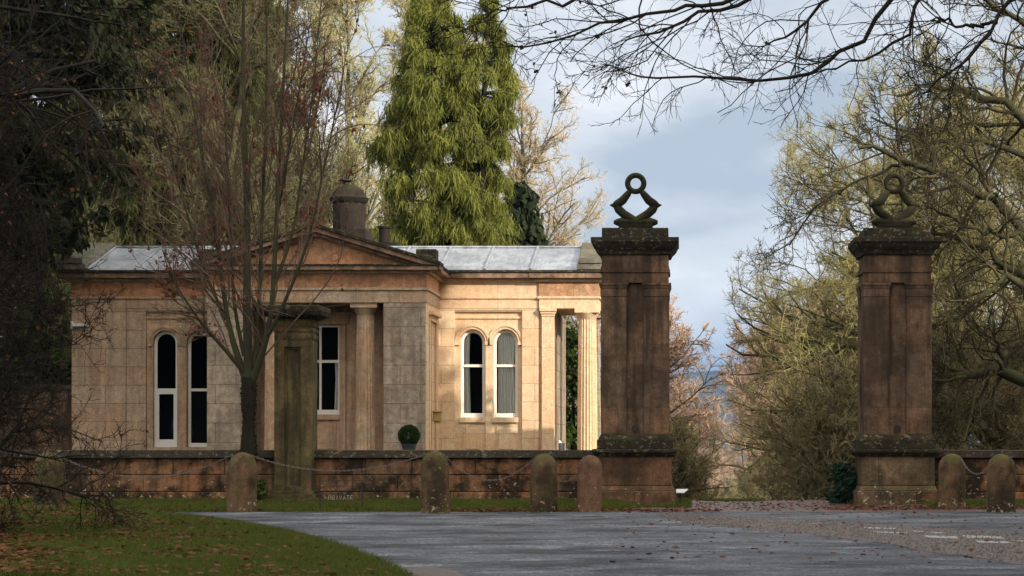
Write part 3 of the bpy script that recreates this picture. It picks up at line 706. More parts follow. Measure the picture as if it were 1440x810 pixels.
# low walls
def low_wall(x0, x1, label, ybase, ends=()):
    Y = 46.5; t = thing('low_wall', ((x0 + x1) / 2, Y, 0), label, 'wall', 'low stone walls beside the gate')
    zt = PZ(633.0, 46.4)
    rgw = np.random.default_rng(int(abs(x0) * 10))
    b = MB(); b.box(x0, x1, Y + .035, Y + .46, -.1, PZ(644.2, Y)); b.build('wall_core', M['dark'], t)
    for nm, ya, yb, pr in (('upper_course', 667, 644.6, .0), ('lower_course', 691, 667.8, .008), ('plinth', 720, 691.8, -.06)):
        b = MB(); x = x0
        while x < x1 - .3:
            w = rgw.uniform(.9, 1.9); xe_ = min(x + w, x1); xe_ = x1 if x1 - xe_ < .35 else xe_
            d_ = rgw.uniform(-.008, .008); b.box(x + .005, xe_ - .005, Y + pr + d_, Y + .5 - pr, PZ(ya, Y) if ya < 700 else -.1, PZ(yb, Y)); x = xe_
        o = b.build(nm, M['wall'], t, bevel=.014)
    b = MB(); b.box(x0, x1, Y - .11, Y + .58, PZ(644, Y), zt); b.build('coping', M['coping'], t, bevel=.015)
low_wall(-19.0, PX(893, 46) - .80, 'long low stone wall with dark coping in front of the lodge', 703)
low_wall(PX(1262.5, 46) + .80, 12.0, 'short dark mossy stone wall running right from the gate pier', 703)

# bollards and chains
SB = F / 42.9
def bollard(px, ytop, ybot, w, mat, label, seed, Y=None, grp='stone bollards linked by chains along the road edge'):
    Y = Y or GY(ybot); cx = PX(px, Y); z0 = 0; zt = PZ(ytop, Y); r = w / 2 / F * Y; H = zt - z0
    b = MB(); prof = [(r * 1.03, -.05), (r * 1.02, .1), (r, H * .4), (r * .985, H - r * 1.05)]
    for a in (18, 36, 52, 66, 78, 86): prof.append((r * .985 * math.cos(R(a)), H - r * 1.05 + r * 1.05 * math.sin(R(a))))
    b.lathe(0, 0, prof, 20, jit=.03, seed=seed); o = b.build('stone_bollard', mat, None, True); o.location = (cx, Y + r, 0); o.rotation_euler = (R(((seed * 37) % 5 - 2) * .5), R(((seed * 53) % 7 - 3) * .5), seed); tag(o, label, 'bollard', grp)
    return (cx, Y + r, zt, r)
B0 = bollard(62, 636, 720, 44, M['bollard'], 'lichened stone bollard half hidden behind bare branches at far left', 1)
B1 = bollard(335.5, 636, 720.5, 41, M['bollard'], 'stone bollard with a large pale lichen patch, beside the tree trunk', 2)
B2 = bollard(610.5, 634.5, 722, 40, M['bollard'], 'broad brown stone bollard below the potted box ball', 3)
B3 = bollard(763.5, 638, 721, 38, M['bollard'], 'dark green-brown stone bollard just left of the reddish one', 4)
B4 = bollard(827.5, 640, 720.5, 35, M['bollardR'], 'narrow reddish stone bollard with pale lichen spots beside the gate pier', 5)
B5 = bollard(1341, 638, 717.5, 38, M['bollard'], 'dark stone bollard next to the right gate pier', 6)
B6 = bollard(1411, 638.5, 721, 40, M['bollard'], 'dark mossy-topped stone bollard at the right edge', 7)
B7 = (PX(1485, 42.6), 42.9, 1.12, .25)
def chain(a, b, sag, label, sidea=1, sideb=-1, za=0, zb=0):
    A = np.array([a[0] + sidea * a[3] * .55, a[1] - a[3] * .3, a[2] - .05 + za]); B = np.array([b[0] + sideb * b[3] * .55, b[1] - b[3] * .3, b[2] - .05 + zb])
    L = np.linalg.norm(B - A); n = max(6, int(L / .052)); m = MB()
    f = lambda q: A * (1 - q) + B * q - np.array([0, 0, 4 * sag * q * (1 - q)])
    for i in range(n):
        c = f((i + .5) / n); T = unit((f((i + 1) / n) - f(i / n))[None])[0]
        u = np.cross(T, [0, 1, 0]); u /= np.linalg.norm(u); v = np.cross(T, u); w = u if i % 2 else v
        pts = [tuple(c + T * .037 * math.cos(s_) + w * .015 * math.sin(s_)) for s_ in np.linspace(0, 2 * PI, 9)[:-1]]
        m.tube(pts, .0058, 4, True)
    o = m.build('chain', M['chain']); o.data.transform(__import__('mathutils').Matrix.Translation(tuple(-A))); o.location = tuple(A)
    tag(o, label, 'chain', 'iron chains hung between the bollards')
chain(B0, B1, .46, 'iron chain between the far left bollard and the one by the tree')
chain(B1, B2, .33, 'longest iron chain, sagging across the carved pillar and the low wall')
chain(B2, B3, .50, 'deeply sagging iron chain right of the broad brown bollard')
chain(B3, B4, .50, 'short chain hooked onto the reddish bollard', -.4, -.2, 0, .02)
chain(B5, B6, .36, 'chain between the two dark bollards right of the gate')
chain(B6, B7, .3, 'chain running off the right edge from the mossy-topped bollard')

# carved pillar in front of the lodge
Yp = 46.0; cxp = PX(411.5, Yp); t = thing('carved_pillar', (cxp, Yp + .4, 0), 'olive-brown carved stone pillar with a tall sunk panel, standing before the lodge', 'pillar')
s = F / Yp; z = lambda y: PZ(y, Yp); cy = Yp + .4; hw = 26 / s
def sq(m, h, y1, y0): h /= s; m.box(cxp - h, cxp + h, cy - h, cy + h, z(y0), z(y1))
b = MB(); b.box(cxp - hw + .03, cxp + hw - .03, cy - hw + .10, cy + hw - .1, z(690), z(466)); b.build('panel', M['pillar'], t)
b = MB()
for (x0, x1, y0, y1) in [(-26, -11.5, 482, 690), (11.5, 26, 482, 690), (-26, 26, 466, 487.9), (-26, 26, 684, 690)]:
    for sy in (-1, 1):
        ya, yb = sorted((cy + sy * hw, cy + sy * (hw - .16)))
        if y0 == 482: y0 = 488
        if y1 == 690 and y0 == 488: y1 = 683.9
        b.box(cxp + x0 / s, cxp + x1 / s, ya, yb, z(y1), z(y0))
for sx in (-1, 1):
    xa, xb = sorted((cxp + sx * hw, cxp + sx * (hw - .13))); b.box(xa, xb, cy - hw + .161, cy + hw - .161, z(690), z(466))
b.build('shaft', M['pillar'], t, bevel=.008)
b = MB()
for (x0, x1, y0, y1) in [(-11.4, -9.2, 488.1, 683.8), (9.2, 11.4, 488.1, 683.8), (-9.1, 9.1, 488.1, 491)]: b.box(cxp + x0 / s, cxp + x1 / s, cy - hw + .05, cy - hw + .12, z(y1), z(y0))
b.build('panel_moulding', M['pillar'], t, bevel=.006)
b = MB(); sq(b, 27.5, 463.2, 466); sq(b, 26.2, 448.6, 463.2)
for k in range(7):
    xx = cxp + (-21 + k * 7) / s
    b.tube([(xx + 3.2 / s * math.cos(a) * (1 - a / 11), cy - 26.6 / s, z(474) + 3.8 / s * math.sin(a) * (1 - a / 11)) for a in np.linspace(0, 8, 18)], 1.5 / s, 5)
    b.tube([(xx + 3.4 / s * math.cos(-a) * (1 - a / 11), cy - 27 / s, z(456.5) + 3.6 / s * math.sin(a) * (1 - a / 11)) for a in np.linspace(0, 8, 18)], 1.6 / s, 5)
    yy_ = cy + (-21 + k * 7) / s
    for yc_, rr2 in ((474, 26.6), (456.5, 27)):
        b.tube([(cxp + rr2 / s, yy_ + 3.2 / s * math.cos(a) * (1 - a / 11), z(yc_) + 3.6 / s * math.sin(a) * (1 - a / 11)) for a in np.linspace(0, 8, 18)], 1.5 / s, 5)
b.build('carved_band', M['pillar'], t, True)
b = MB(); h0 = 28 / s; h1 = 40 / s; h2 = 42.5 / s
b.frust((cxp - h0, cxp + h0, cy - h0, cy + h0, z(448.6)), (cxp - h1, cxp + h1, cy - h1, cy + h1, z(444)))
b.frust((cxp - h1, cxp + h1, cy - h1, cy + h1, z(444)), (cxp - h2, cxp + h2, cy - h2, cy + h2, z(439)))
b.box(cxp - h2, cxp + h2, cy - h2, cy + h2, z(439), z(431)); b.frust((cxp - h2, cxp + h2, cy - h2, cy + h2, z(431)), (cxp - .6, cxp + .6, cy - .6, cy + .6, z(429.6)))
b.build('cap', M['dark'], t, bevel=.02)
b = MB(); sq(b, 33.5, 695, 700); sq(b, 30, 690, 695); sq(b, 36, 700, 712); b.build('base', M['pillar'], t, bevel=.01)

# small metal sign
Ys = 43.4; t = thing('metal_sign', (PX(480, Ys), Ys, 0), 'thin black openwork metal sign on two posts in the grass', 'sign')
b = MB()
b.tube([(PX(450, 42.9), 42.9, -.05), (PX(450, 42.9), 42.9, PZ(674.5, 42.9))], .013, 6); b.build('post', M['iron'], t)
b = MB(); b.tube([(PX(509.5, 43.6), 43.6, -.05), (PX(509.5, 43.6), 43.6, PZ(675.5, 43.6))], .013, 6); b.build('post', M['iron'], t)
b = MB(); xl, xr = PX(450, 42.9), PX(509.5, 43.6)
for y_ in (676, 684, 690.2, 696, 703.6):
    b.tube([(xl, 42.9, PZ(y_, 43.)), (xr, 43.6, PZ(y_, 43.2))], .007, 5)
b.build('rail', M['iron'], t)
LET = {'P': [[(0, 0), (0, 1), (.6, 1), (.6, .5), (0, .5)]], 'R': [[(0, 0), (0, 1), (.6, 1), (.6, .5), (0, .5), (.6, 0)]], 'I': [[(.3, 0), (.3, 1)]], 'V': [[(0, 1), (.3, 0), (.6, 1)]],
       'A': [[(0, 0), (.3, 1), (.6, 0)], [(.12, .4), (.48, .4)]], 'T': [[(.3, 0), (.3, 1)], [(0, 1), (.6, 1)]], 'E': [[(.6, 1), (0, 1), (0, 0), (.6, 0)], [(0, .5), (.5, .5)]]}
zb, zt_ = PZ(702.5, 43.2), PZ(697, 43.2); lw = (xr - xl) * .60 / 7; ml = simple('worn_cream_letters', (.42, .36, .26), .7)
for i, ch in enumerate('PRIVATE'):
    ox = xl + (xr - xl) * .20 + i * lw; b = MB()
    for st in LET[ch]:
        b.tube([(ox + u * lw * 1.1, 42.9 + (ox + u * lw - xl) / (xr - xl) * .7 - .012, zb + v * (zt_ - zb)) for u, v in st], .0055, 4)
    b.build('letter', ml, t)

# small leaning board beside the left pier
Yb = 45.2; t = thing('ground_sign', (PX(955, Yb), Yb, 0), 'small pale tilted board low in the grass beside the left gate pier', 'sign')
b = MB(); xa, xb = PX(951, Yb), PX(962, Yb)
b.add([(xa, Yb, PZ(692.5, Yb)), (xb, Yb, PZ(692.5, Yb)), (xb + .09, Yb + .28, PZ(688, Yb)), (xa, Yb + .28, PZ(688, Yb)), (xa, Yb, PZ(693.5, Yb)), (xb, Yb, PZ(693.5, Yb)), (xb + .09, Yb + .28, PZ(689.3, Yb)), (xa, Yb + .28, PZ(689.3, Yb))],
      [(0, 1, 2, 3), (7, 6, 5, 4), (0, 4, 5, 1), (1, 5, 6, 2), (2, 6, 7, 3), (3, 7, 4, 0)]); b.build('board', M['box'], t)
b = MB(); b.box((xa + xb) / 2 - .02, (xa + xb) / 2 + .02, Yb + .1, Yb + .14, 0, PZ(692, Yb)); b.build('post', M['iron'], t)
# ================================================================ THE LODGE
G = .95
YB, YW = 52.0, 54.7
lodge = thing('gate_lodge', (-8.8, 56, G), 'single-storey classical sandstone lodge with pedimented centre, arched windows and lead roof', 'lodge')
zB = lambda y, Y=YB: PZ(y, Y)
zW = lambda y, Y=YW: PZ(y, Y)
xB = lambda x, Y=YB: PX(x, Y)
xW = lambda x, Y=YW: PX(x, Y)
XC, HB = -8.83, 2.68
XL, XR = xW(101), xW(779)
def arch_panel(m, x0, x1, z0, z1, wins, y0, y1, n=16):
    cur = x0
    for (cx, r, zs, zb) in wins:
        m.box(cur, cx - r, y0, y1, z0, z1); m.box(cx - r, cx + r, y0, y1, z0, zb)
        for i in range(n):
            a0, a1 = PI - PI * i / n, PI - PI * (i + 1) / n
            m.prism([(cx + r * math.cos(a0), zs + r * math.sin(a0)), (cx + r * math.cos(a1), zs + r * math.sin(a1)), (cx + r * math.cos(a1), z1), (cx + r * math.cos(a0), z1)], y0, y1)
        cur = cx + r
    m.box(cur, x1, y0, y1, z0, z1)
def curtain(parent, x0, x1, z0, z1, y, folds, taper=0.0, side=1, name='curtain', amp=.035):
    n = folds * 8; V = []; Fc = []
    for j in range(9):
        q = j / 8
        for i in range(n + 1):
            u = i / n; w = (x1 - x0) * (1 - taper * (1 - abs(2 * q - .7)) * .6)
            x = x0 + w * u if side > 0 else x1 - w * (1 - u)
            V.append((x, y + amp * math.sin(2 * PI * folds * u + .5 * math.sin(3 * q)) * (.6 + .4 * q), z1 + (z0 - z1) * q))
    for j in range(8):
        for i in range(n): a = j * (n + 1) + i; Fc.append((a, a + 1, a + n + 2, a + n + 1))
    m = MB().add(V, Fc); o = m.build(name, M['curtain'], parent, True); return o
def arched_window(cx, r, zs, zb, y, rail, extra=False):
    """white arched sash window"""
    b = MB(); t_ = .052; b.arc(cx, zs, r - t_, r - .002, y, y + .07)
    b.box(cx - r + .002, cx - r + t_, y, y + .07, zb + .002, zs); b.box(cx + r - t_, cx + r - .002, y, y + .07, zb + .002, zs)
    b.box(cx - r + t_, cx + r - t_, y - .01, y + .07, zb + .002, zb + .11)
    b.box(cx - r + t_, cx + r - t_, y - .004, y + .06, rail - .035, rail + .035)
    b.arc(cx, zs, r - t_ - .025, r - t_, y + .02, y + .06)
    for q in (-1, 1):
        xa, xb = sorted((cx + q * (r - t_), cx + q * (r - t_ - .022))); b.box(xa, xb, y + .02, y + .06, zb + .11, rail - .035); b.box(xa, xb, y + .02, y + .06, rail + .035, zs)
    if extra:
        for q in (-1, 1):
            xa, xb = sorted((cx + q * (r - t_ - .003), cx + q * (r - t_ - .07))); b.box(xa, xb, y - .006, y + .05, zb + .11, rail - .035)
        b.box(cx - r + t_ + .07, cx + r - t_ - .07, y - .006, y + .05, rail - .11, rail - .035)
        b.box(cx - r + t_ + .07, cx + r - t_ - .07, y - .006, y + .05, zb + .11, zb + .20)
    w = b.build('window', M['white'], lodge, bevel=.004)
    p = MB(); pts = [(cx - r + t_, zb + .1), (cx + r - t_, zb + .1)] + [(cx + (r - t_) * math.cos(a), zs + (r - t_) * math.sin(a)) for a in np.linspace(0, PI, 17)]
    n = len(pts); p.add([(x, y + .045, z) for x, z in pts], [tuple(range(n))]); p.build('pane', M['glass'], w)
    return w
def sill_panel(m, cx, hw, ztop, zbot, y):
    m.box(cx - hw - .02, cx + hw + .02, y - .07, y + .1, ztop - .13, ztop - .002)
    h = ztop - .2 - zbot
    if h > .2:
        for d, pr in ((0.08, .028), (.15, .05)):
            m.box(cx - hw + d, cx + hw - d, y - pr, y + .05, zbot + .08 + d, ztop - .13 - d)

# --- left wing
def wing_recess(x0, x1, ztop, mat, wins, mtrim, rail, extra, sill=True):
    yr = YW + .10
    b = MB(); arch_panel(b, x0, x1, G - .2, ztop, wins, yr, yr + .32); b.build('wall', mat, lodge)
    b = MB(); b.box(x0, x1, YW + .03, yr + .05, ztop - .03, ztop); b.box(x0 + .0, x1 - .0, YW + .06, yr + .05, ztop - .20, ztop - .15)
    for (cx, r, zs, zb) in wins:
        b.arc(cx, zs, r + .012, r + .075, yr - .035, yr + .02, 20); b.arc(cx, zs, r + .0755, r + .135, yr - .06, yr + .02, 20)
        for q in (-1, 1):
            xa, xb = sorted((cx + q * (r + .005), cx + q * (r + .137))); b.box(xa, xb, yr - .065, yr + .02, zs - .085, zs - .001)
    b.build('window_surround', mtrim, lodge, bevel=.004)
    for i, (cx, r, zs, zb) in enumerate(wins):
        if sill:
            m = MB(); sill_panel(m, cx, r, zb, G, yr); m.build('sill', mtrim, lodge, bevel=.005)
        else:
            m = MB(); m.box(cx - r - .02, cx + r + .02, yr - .05, yr + .1, zb - .08, zb - .002); m.build('sill', mtrim, lodge, bevel=.005)
        arched_window(cx, r, zs, zb, yr + .12, rail, extra and i == 0)
    m = MB(); cxm = (wins[0][0] + wins[1][0]) / 2; g = (wins[1][0] - wins[0][0]) / 2 - wins[0][1]
    m.box(cxm - g + .02, cxm + g - .02, yr - .03, yr + .02, G, wins[0][2] - .086); m.build('mullion', mtrim, lodge, bevel=.005)
r_ = 17.0 / F * YW
zs = zW(482); wl = [(xW(231), r_, zs, zW(629)), (xW(278.5), r_, zs, zW(629))]
ZE = zW(434)                    # underside of wing entablature
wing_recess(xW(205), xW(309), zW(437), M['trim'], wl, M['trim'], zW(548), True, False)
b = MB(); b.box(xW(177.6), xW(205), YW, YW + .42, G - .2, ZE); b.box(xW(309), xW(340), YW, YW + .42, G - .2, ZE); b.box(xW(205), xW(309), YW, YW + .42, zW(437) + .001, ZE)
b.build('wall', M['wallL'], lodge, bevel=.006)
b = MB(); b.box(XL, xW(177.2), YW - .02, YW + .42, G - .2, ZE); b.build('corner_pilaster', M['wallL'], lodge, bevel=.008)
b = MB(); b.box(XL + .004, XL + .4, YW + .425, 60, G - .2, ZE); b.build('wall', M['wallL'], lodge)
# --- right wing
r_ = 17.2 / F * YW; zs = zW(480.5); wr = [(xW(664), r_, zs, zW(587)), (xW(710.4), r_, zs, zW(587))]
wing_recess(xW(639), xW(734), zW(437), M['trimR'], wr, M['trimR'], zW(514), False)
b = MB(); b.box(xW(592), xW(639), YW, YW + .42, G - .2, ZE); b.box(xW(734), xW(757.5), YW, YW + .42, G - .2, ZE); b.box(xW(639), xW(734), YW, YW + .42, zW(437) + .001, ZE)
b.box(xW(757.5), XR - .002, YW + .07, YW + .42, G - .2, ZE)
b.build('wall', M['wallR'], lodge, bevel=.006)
b = MB(); b.box(XR - .4, XR - .003, YW + .425, 60, G - .2, ZE); b.build('wall', M['wallB'], lodge)
b = MB(); b.box(XL, XR, 60, 60.4, G - .2, ZE); b.build('wall', M['wallL'], lodge)
# curtains inside
yc = YW + .335
curtain(lodge, xW(650), xW(660), zW(585), zW(466), yc, 2, .25)
curtain(lodge, xW(699), xW(724), zW(585), zW(464), yc, 6, .12)
# rooms
def room(x0, x1, y0, y1):
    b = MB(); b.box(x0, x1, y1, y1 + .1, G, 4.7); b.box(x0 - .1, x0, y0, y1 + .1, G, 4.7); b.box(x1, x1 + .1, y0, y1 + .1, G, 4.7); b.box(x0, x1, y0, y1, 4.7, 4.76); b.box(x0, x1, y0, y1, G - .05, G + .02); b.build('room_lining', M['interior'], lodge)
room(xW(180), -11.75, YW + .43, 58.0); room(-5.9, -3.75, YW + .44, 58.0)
# anta at the portico
b = MB(); b.box(xW(762), XR, YW - .07, YW + .069, G - .2, zW(445)); q = .02
b.build('pilaster', M['trimR'], lodge, bevel=.008)
b = MB(); b.box(xW(761.3), xW(780.3), YW - .09, YW + .068, zW(445), zW(441.5)); b.box(xW(760), xW(781.8), YW - .12, YW + .067, zW(441.5), zW(438)); b.box(xW(759), xW(782.8), YW - .15, YW + .066, zW(438), zW(434.1))
b.build('pilaster_capital', M['trimR'], lodge, bevel=.006)
def column(cx, cy, r, z0, z1, ab, mat, px, ztop):
    b = MB(); H = z1 - z0; b.lathe(cx, cy, [(r * (1 - .14 * q ** 1.5), z0 + H * q) for q in np.linspace(0, 1, 7)], 120, 20, .12)
    c = b.build('column', mat, lodge, True)
    m = MB(); h = ztop - z1; m.lathe(cx, cy, [(r * .87, z1 - .02), (r * .90, z1), (r * 1.02, z1 + h * .2), (r * 1.2, z1 + h * .48), (r * 1.24, z1 + h * .55)], 32)
    m.box(cx - ab, cx + ab, cy - ab, cy + ab, z1 + h * .55, ztop); m.build('capital', mat, c, bevel=.005)
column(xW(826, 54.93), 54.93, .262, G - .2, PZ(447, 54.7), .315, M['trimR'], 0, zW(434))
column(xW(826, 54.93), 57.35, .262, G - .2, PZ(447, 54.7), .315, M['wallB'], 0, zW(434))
# --- wing entablatures and cornices
def entab(x0, x1, y0, y1, lv, side=(1, 1), back=1):
    for (nm, mat, za, zb, p, inset) in lv:
        b = MB(); b.box(x0 - p * side[0], x1 + p * side[1], y0 - p, y1 + p * back, za, zb); b.build(nm, mat, lodge, bevel=.008)
def levels(z, off=0, mats=('trimR', 'trimR', 'cornice')):
    a, f, c = [M[m] for m in mats]
    return [('architrave', a, z(434), z(420.3), .012 + off, 0), ('band', a, z(420.3), z(417), .05 + off, 0), ('frieze', f, z(417), z(396.5), .016 + off, 0),
            ('bed_mould', a, z(396.5), z(392), .09 + off, 0), ('cornice', c, z(392), z(384.5), .30 + off * .3, 0), ('gutter', M['dark'], z(384.5), z(381), .34 + off * .3, 0)]
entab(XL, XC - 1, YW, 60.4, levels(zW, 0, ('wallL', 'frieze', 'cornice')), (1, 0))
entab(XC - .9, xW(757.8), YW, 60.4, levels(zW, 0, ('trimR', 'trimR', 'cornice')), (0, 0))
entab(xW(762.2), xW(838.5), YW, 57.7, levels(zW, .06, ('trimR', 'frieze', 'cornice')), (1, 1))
b = MB(); b.box(xW(757.9), xW(758.6), YW + .05, 60.3, zW(434), zW(392)); b.build('joint', M['trimR'], lodge)
# --- lead roofs
ze = zW(381) ; zr = PZ(348, 57.2)
def rooff(x0, x1, seams):
    b = MB(); b.prismx([(YW - .28, ze + .005), (57.2, zr), (60.3, ze + .005)], x0, x1); r = b.build('roof', M['lead'], lodge)
    for sx in seams:
        b = MB(); b.prismx([(YW - .30, ze + .012), (57.2, zr + .012), (57.2, zr + .05), (YW - .32, ze + .05)], sx - .028, sx + .028); b.build('seam', M['lead'], r, bevel=.01)
    b = MB(); b.box(x0, x1, 57.1, 57.3, zr - .02, zr + .035); b.build('ridge_roll', M['lead'], r, bevel=.02)
rooff(xW(126), XC, [xW(126) + .03, xW(194), xW(262)])
rooff(XC + .01, xW(812), [xW(560), xW(620), xW(683), xW(747.5)])
for (x0, x1) in ((xW(86.5), xW(125)), (xW(812.5), xW(846))):
    b = MB(); b.prismx([(YW - .36, ze + .01), (YW - .36, ze + .16), (YW - .1, ze + .20), (57.2, zr + .13), (60.2, ze + .2), (60.3, ze + .01)], x0, x1); b.build('stone_gable_coping', M['slab'], lodge, bevel=.015)
    b = MB(); b.box(x0 - .01 if x0 < -10 else x0 + .06, x1 - .06 if x0 < -10 else x1 + .01, YW - .40, YW + .3, ze + .165, ze + .31); b.build('coping_block', M['slab'], lodge, bevel=.012)
# --- centre block
zt = zB(425.6)
def anta(x0, x1): 
    b = MB(); b.box(x0, x1, YB, 53.3, G - .2, zt); b.build('anta', M['wallB'], lodge, bevel=.01)
anta(XC - HB, XC - 1.62); 
# right anta and the flank wall with its blocked doorway
b = MB(); b.box(XC + 1.62, XC + HB - .03, YB, 53.3, G - .2, zt); b.build('anta', M['wallB'], lodge, bevel=.01)
b = MB(); xf = XC + HB; b.box(xf - .028, xf, YB + .004, YB + .45, G - .2, zt); b.box(xf - .028, xf, 54.15, YW + .2, G - .2, zt); b.box(xf - .028, xf, YB + .45, 54.15, 4.40, zt); b.box(xf - .2, xf - .031, 53.301, YW + .2, G - .2, zt)
b.build('wall', M['wallR'], lodge)
b = MB(); xf2 = xf + .035
b.box(xf - .02, xf2, YB + .47, YB + .62, G, 4.36); b.box(xf - .02, xf2, 53.95, 54.1, G, 4.36); b.box(xf - .02, xf2, YB + .47, 54.1, 4.36, 4.5); b.box(xf - .02, xf + .13, YB + .40, 54.2, 4.5, 4.6)
b.build('door_surround', M['trimR'], lodge, bevel=.008)
b = MB(); b.box(XC - HB, XC - HB + .3, 53.301, YW + .3, G - .2, zt); b.build('wall', M['wallB'], lodge)
# recess back wall with the window
yr = 53.3; wx0, wx1, wz0, wz1 = PX(421.5, yr), PX(477.3, yr), PZ(583, yr), PZ(457, yr)
b = MB(); xa, xb = XC - 1.62, XC + 1.62
b.box(xa, wx0, yr, yr + .35, G - .2, zt); b.box(wx1, xb, yr, yr + .35, G - .2, zt); b.box(wx0, wx1, yr, yr + .35, G - .2, wz0); b.box(wx0, wx1, yr, yr + .35, wz1, zt); b.build('wall', M['trim'], lodge)
b = MB(); e = .16
b.box(wx0 - e, wx0 - .01, yr - .05, yr + .02, G, wz1); b.box(wx1 + .01, wx1 + e, yr - .05, yr + .02, G, wz1); b.box(wx0 - e - .08, wx1 + e + .08, yr - .06, yr + .02, wz1 + .02, wz1 + .26); b.box(wx0 - e - .13, wx1 + e + .13, yr - .11, yr + .02, wz1 + .26, wz1 + .32)
b.build('window_surround', M['trim'], lodge, bevel=.006)
m = MB(); sill_panel(m, (wx0 + wx1) / 2, (wx1 - wx0) / 2, wz0, G, yr); m.build('sill', M['trim'], lodge, bevel=.005)
b = MB(); y = yr + .1; xm = PX(449.5, yr); zm = PZ(508, yr); f = .05
b.box(wx0, wx0 + f, y, y + .06, wz0, wz1); b.box(wx1 - f, wx1, y, y + .06, wz0, wz1); b.box(wx0 + f, wx1 - f, y - .01, y + .06, wz0, wz0 + .12); b.box(wx0 + f, wx1 - f, y, y + .06, wz1 - f, wz1)
b.box(xm - .03, xm + .03, y + .005, y + .055, wz0 + .12, wz1 - f); b.box(wx0 + f, xm - .03, y + .004, y + .055, zm - .035, zm + .035); b.box(xm + .03, wx1 - f, y + .004, y + .055, zm - .035, zm + .035)
w = b.build('window', M['white'], lodge, bevel=.004); p = MB(); p.add([(wx0 + f, y + .035, wz0 + .1), (wx1 - f, y + .035, wz0 + .1), (wx1 - f, y + .035, wz1 - f), (wx0 + f, y + .035, wz1 - f)], [(0, 1, 2, 3)]); p.build('pane', M['glass'], w)
curtain(lodge, wx1 - .17, wx1 - .06, wz0 + .12, wz1 - .9, yr + .3, 2, .4, -1)
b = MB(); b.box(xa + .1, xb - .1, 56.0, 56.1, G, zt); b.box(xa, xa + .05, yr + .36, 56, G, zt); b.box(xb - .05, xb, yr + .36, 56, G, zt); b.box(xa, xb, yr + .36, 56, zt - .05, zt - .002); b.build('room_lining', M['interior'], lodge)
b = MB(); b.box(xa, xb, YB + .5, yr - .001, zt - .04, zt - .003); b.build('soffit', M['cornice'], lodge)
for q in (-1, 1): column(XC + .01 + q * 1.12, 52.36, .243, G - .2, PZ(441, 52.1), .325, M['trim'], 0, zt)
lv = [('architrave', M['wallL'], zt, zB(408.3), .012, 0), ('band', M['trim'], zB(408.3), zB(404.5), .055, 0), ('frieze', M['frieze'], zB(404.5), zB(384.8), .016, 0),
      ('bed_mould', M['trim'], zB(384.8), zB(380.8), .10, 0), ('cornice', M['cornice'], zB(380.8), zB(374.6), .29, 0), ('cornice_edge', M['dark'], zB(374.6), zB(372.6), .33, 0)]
for (nm, mat, za, zb_, p_, _) in lv:
    b = MB(); b.box(XC - HB - p_, XC + HB + p_, YB - p_, YW + .25, za, zb_); b.build(nm, mat, lodge, bevel=.008)
zc = zB(372.6); hp = HB + .34; za_ = 6.62
b = MB(); b.prism([(XC - HB + .1, zc), (XC + HB - .1, zc), (XC, za_ - .1)], YB + .05, YB + .4); b.build('tympanum', M['frieze'], lodge)
b = MB(); mcx, mcz = PX(470.5, YB), PZ(360.5, YB)
b.tube([(mcx + .10 * math.cos(a), YB + .05, mcz + .10 * math.sin(a)) for a in np.linspace(0, 2 * PI, 21)[:-1]], .022, 6, True)
b.lathe(mcx, 0, [(.01, 0)], 3) if False else None
b.build('carved_roundel', M['frieze'], lodge, True)
def rake(th0, th1, yf, nm, mat, hh):
    b = MB(); sl = (za_ - zc - .02) / hp
    for q in (-1, 1):
        P_ = [(XC, za_ + th0), (XC, za_ + th1), (XC + q * hh, zc + .02 + th1 + (hp - hh) * sl), (XC + q * hh, zc + .02 + th0 + (hp - hh) * sl)]
        if q > 0: P_ = P_[::-1]
        b.prism(P_, yf, YB + .5)
    b.build(nm, mat, lodge, bevel=.006)
rake(-.24, -.15, YB - .10, 'raking_bed_mould', M['cornice'], hp - .35); rake(-.148, -.03, YB - .27, 'raking_cornice', M['cornice'], hp); rake(-.028, .05, YB - .33, 'raking_cornice_edge', M['dark'], hp + .02)
b = MB(); b.prism([(XC - hp, zc + .01), (XC + hp, zc + .01), (XC, za_ + .04)], YB + .51, 58.5); b.build('roof', M['slate'], lodge)
for q in (-1, 1):
    b = MB(); x0, x1 = sorted((XC + q * (HB - .28), XC + q * (HB + .22))); b.box(x0, x1, YB + .1, YB + .6, zc + .1, zc + .40); b.build('acroterion_block', M['dark'], lodge, bevel=.02)
# chimneys
cx, cyy = PX(491, 56), 56.0; zz = lambda y: PZ(y, 56.)
b = MB(); b.box(cx - .5, cx + .5, cyy - .5, cyy + .5, 5.6, zz(325)); b.lathe(cx, cyy, [(.43, zz(326)), (.43, zz(288)), (.41, zz(286))], 32, 16, .05); c = b.build('chimney', M['chimney'], lodge, True)
b = MB(); b.lathe(cx, cyy, [(.36, zz(289)), (.42, zz(287)), (.50, zz(283)), (.52, zz(279)), (.46, zz(277)), (.43, zz(273)), (.36, zz(267)), (.25, zz(263)), (.15, zz(260))], 28, 14, .05, .03, 3); b.build('chimney_cap', M['chimney'], c, True)
b = MB(); b.lathe(cx - .09, cyy, [(.07, zz(259)), (.07, zz(256)), (.17, zz(255)), (.19, zz(253.5)), (.05, zz(251.6))], 20); b.build('cowl', M['iron'], c, True)
cx = PX(540.5, 58.); zz = lambda y: PZ(y, 58.)
b = MB(); b.box(cx - .4, cx + .4, 57.6, 58.4, 5.6, 6.75); b.lathe(cx, 58., [(.15, 6.74), (.145, zz(322)), (.19, zz(321)), (.19, zz(318.5)), (.13, zz(318))], 18); b.build('chimney', M['chimney'], lodge, True)
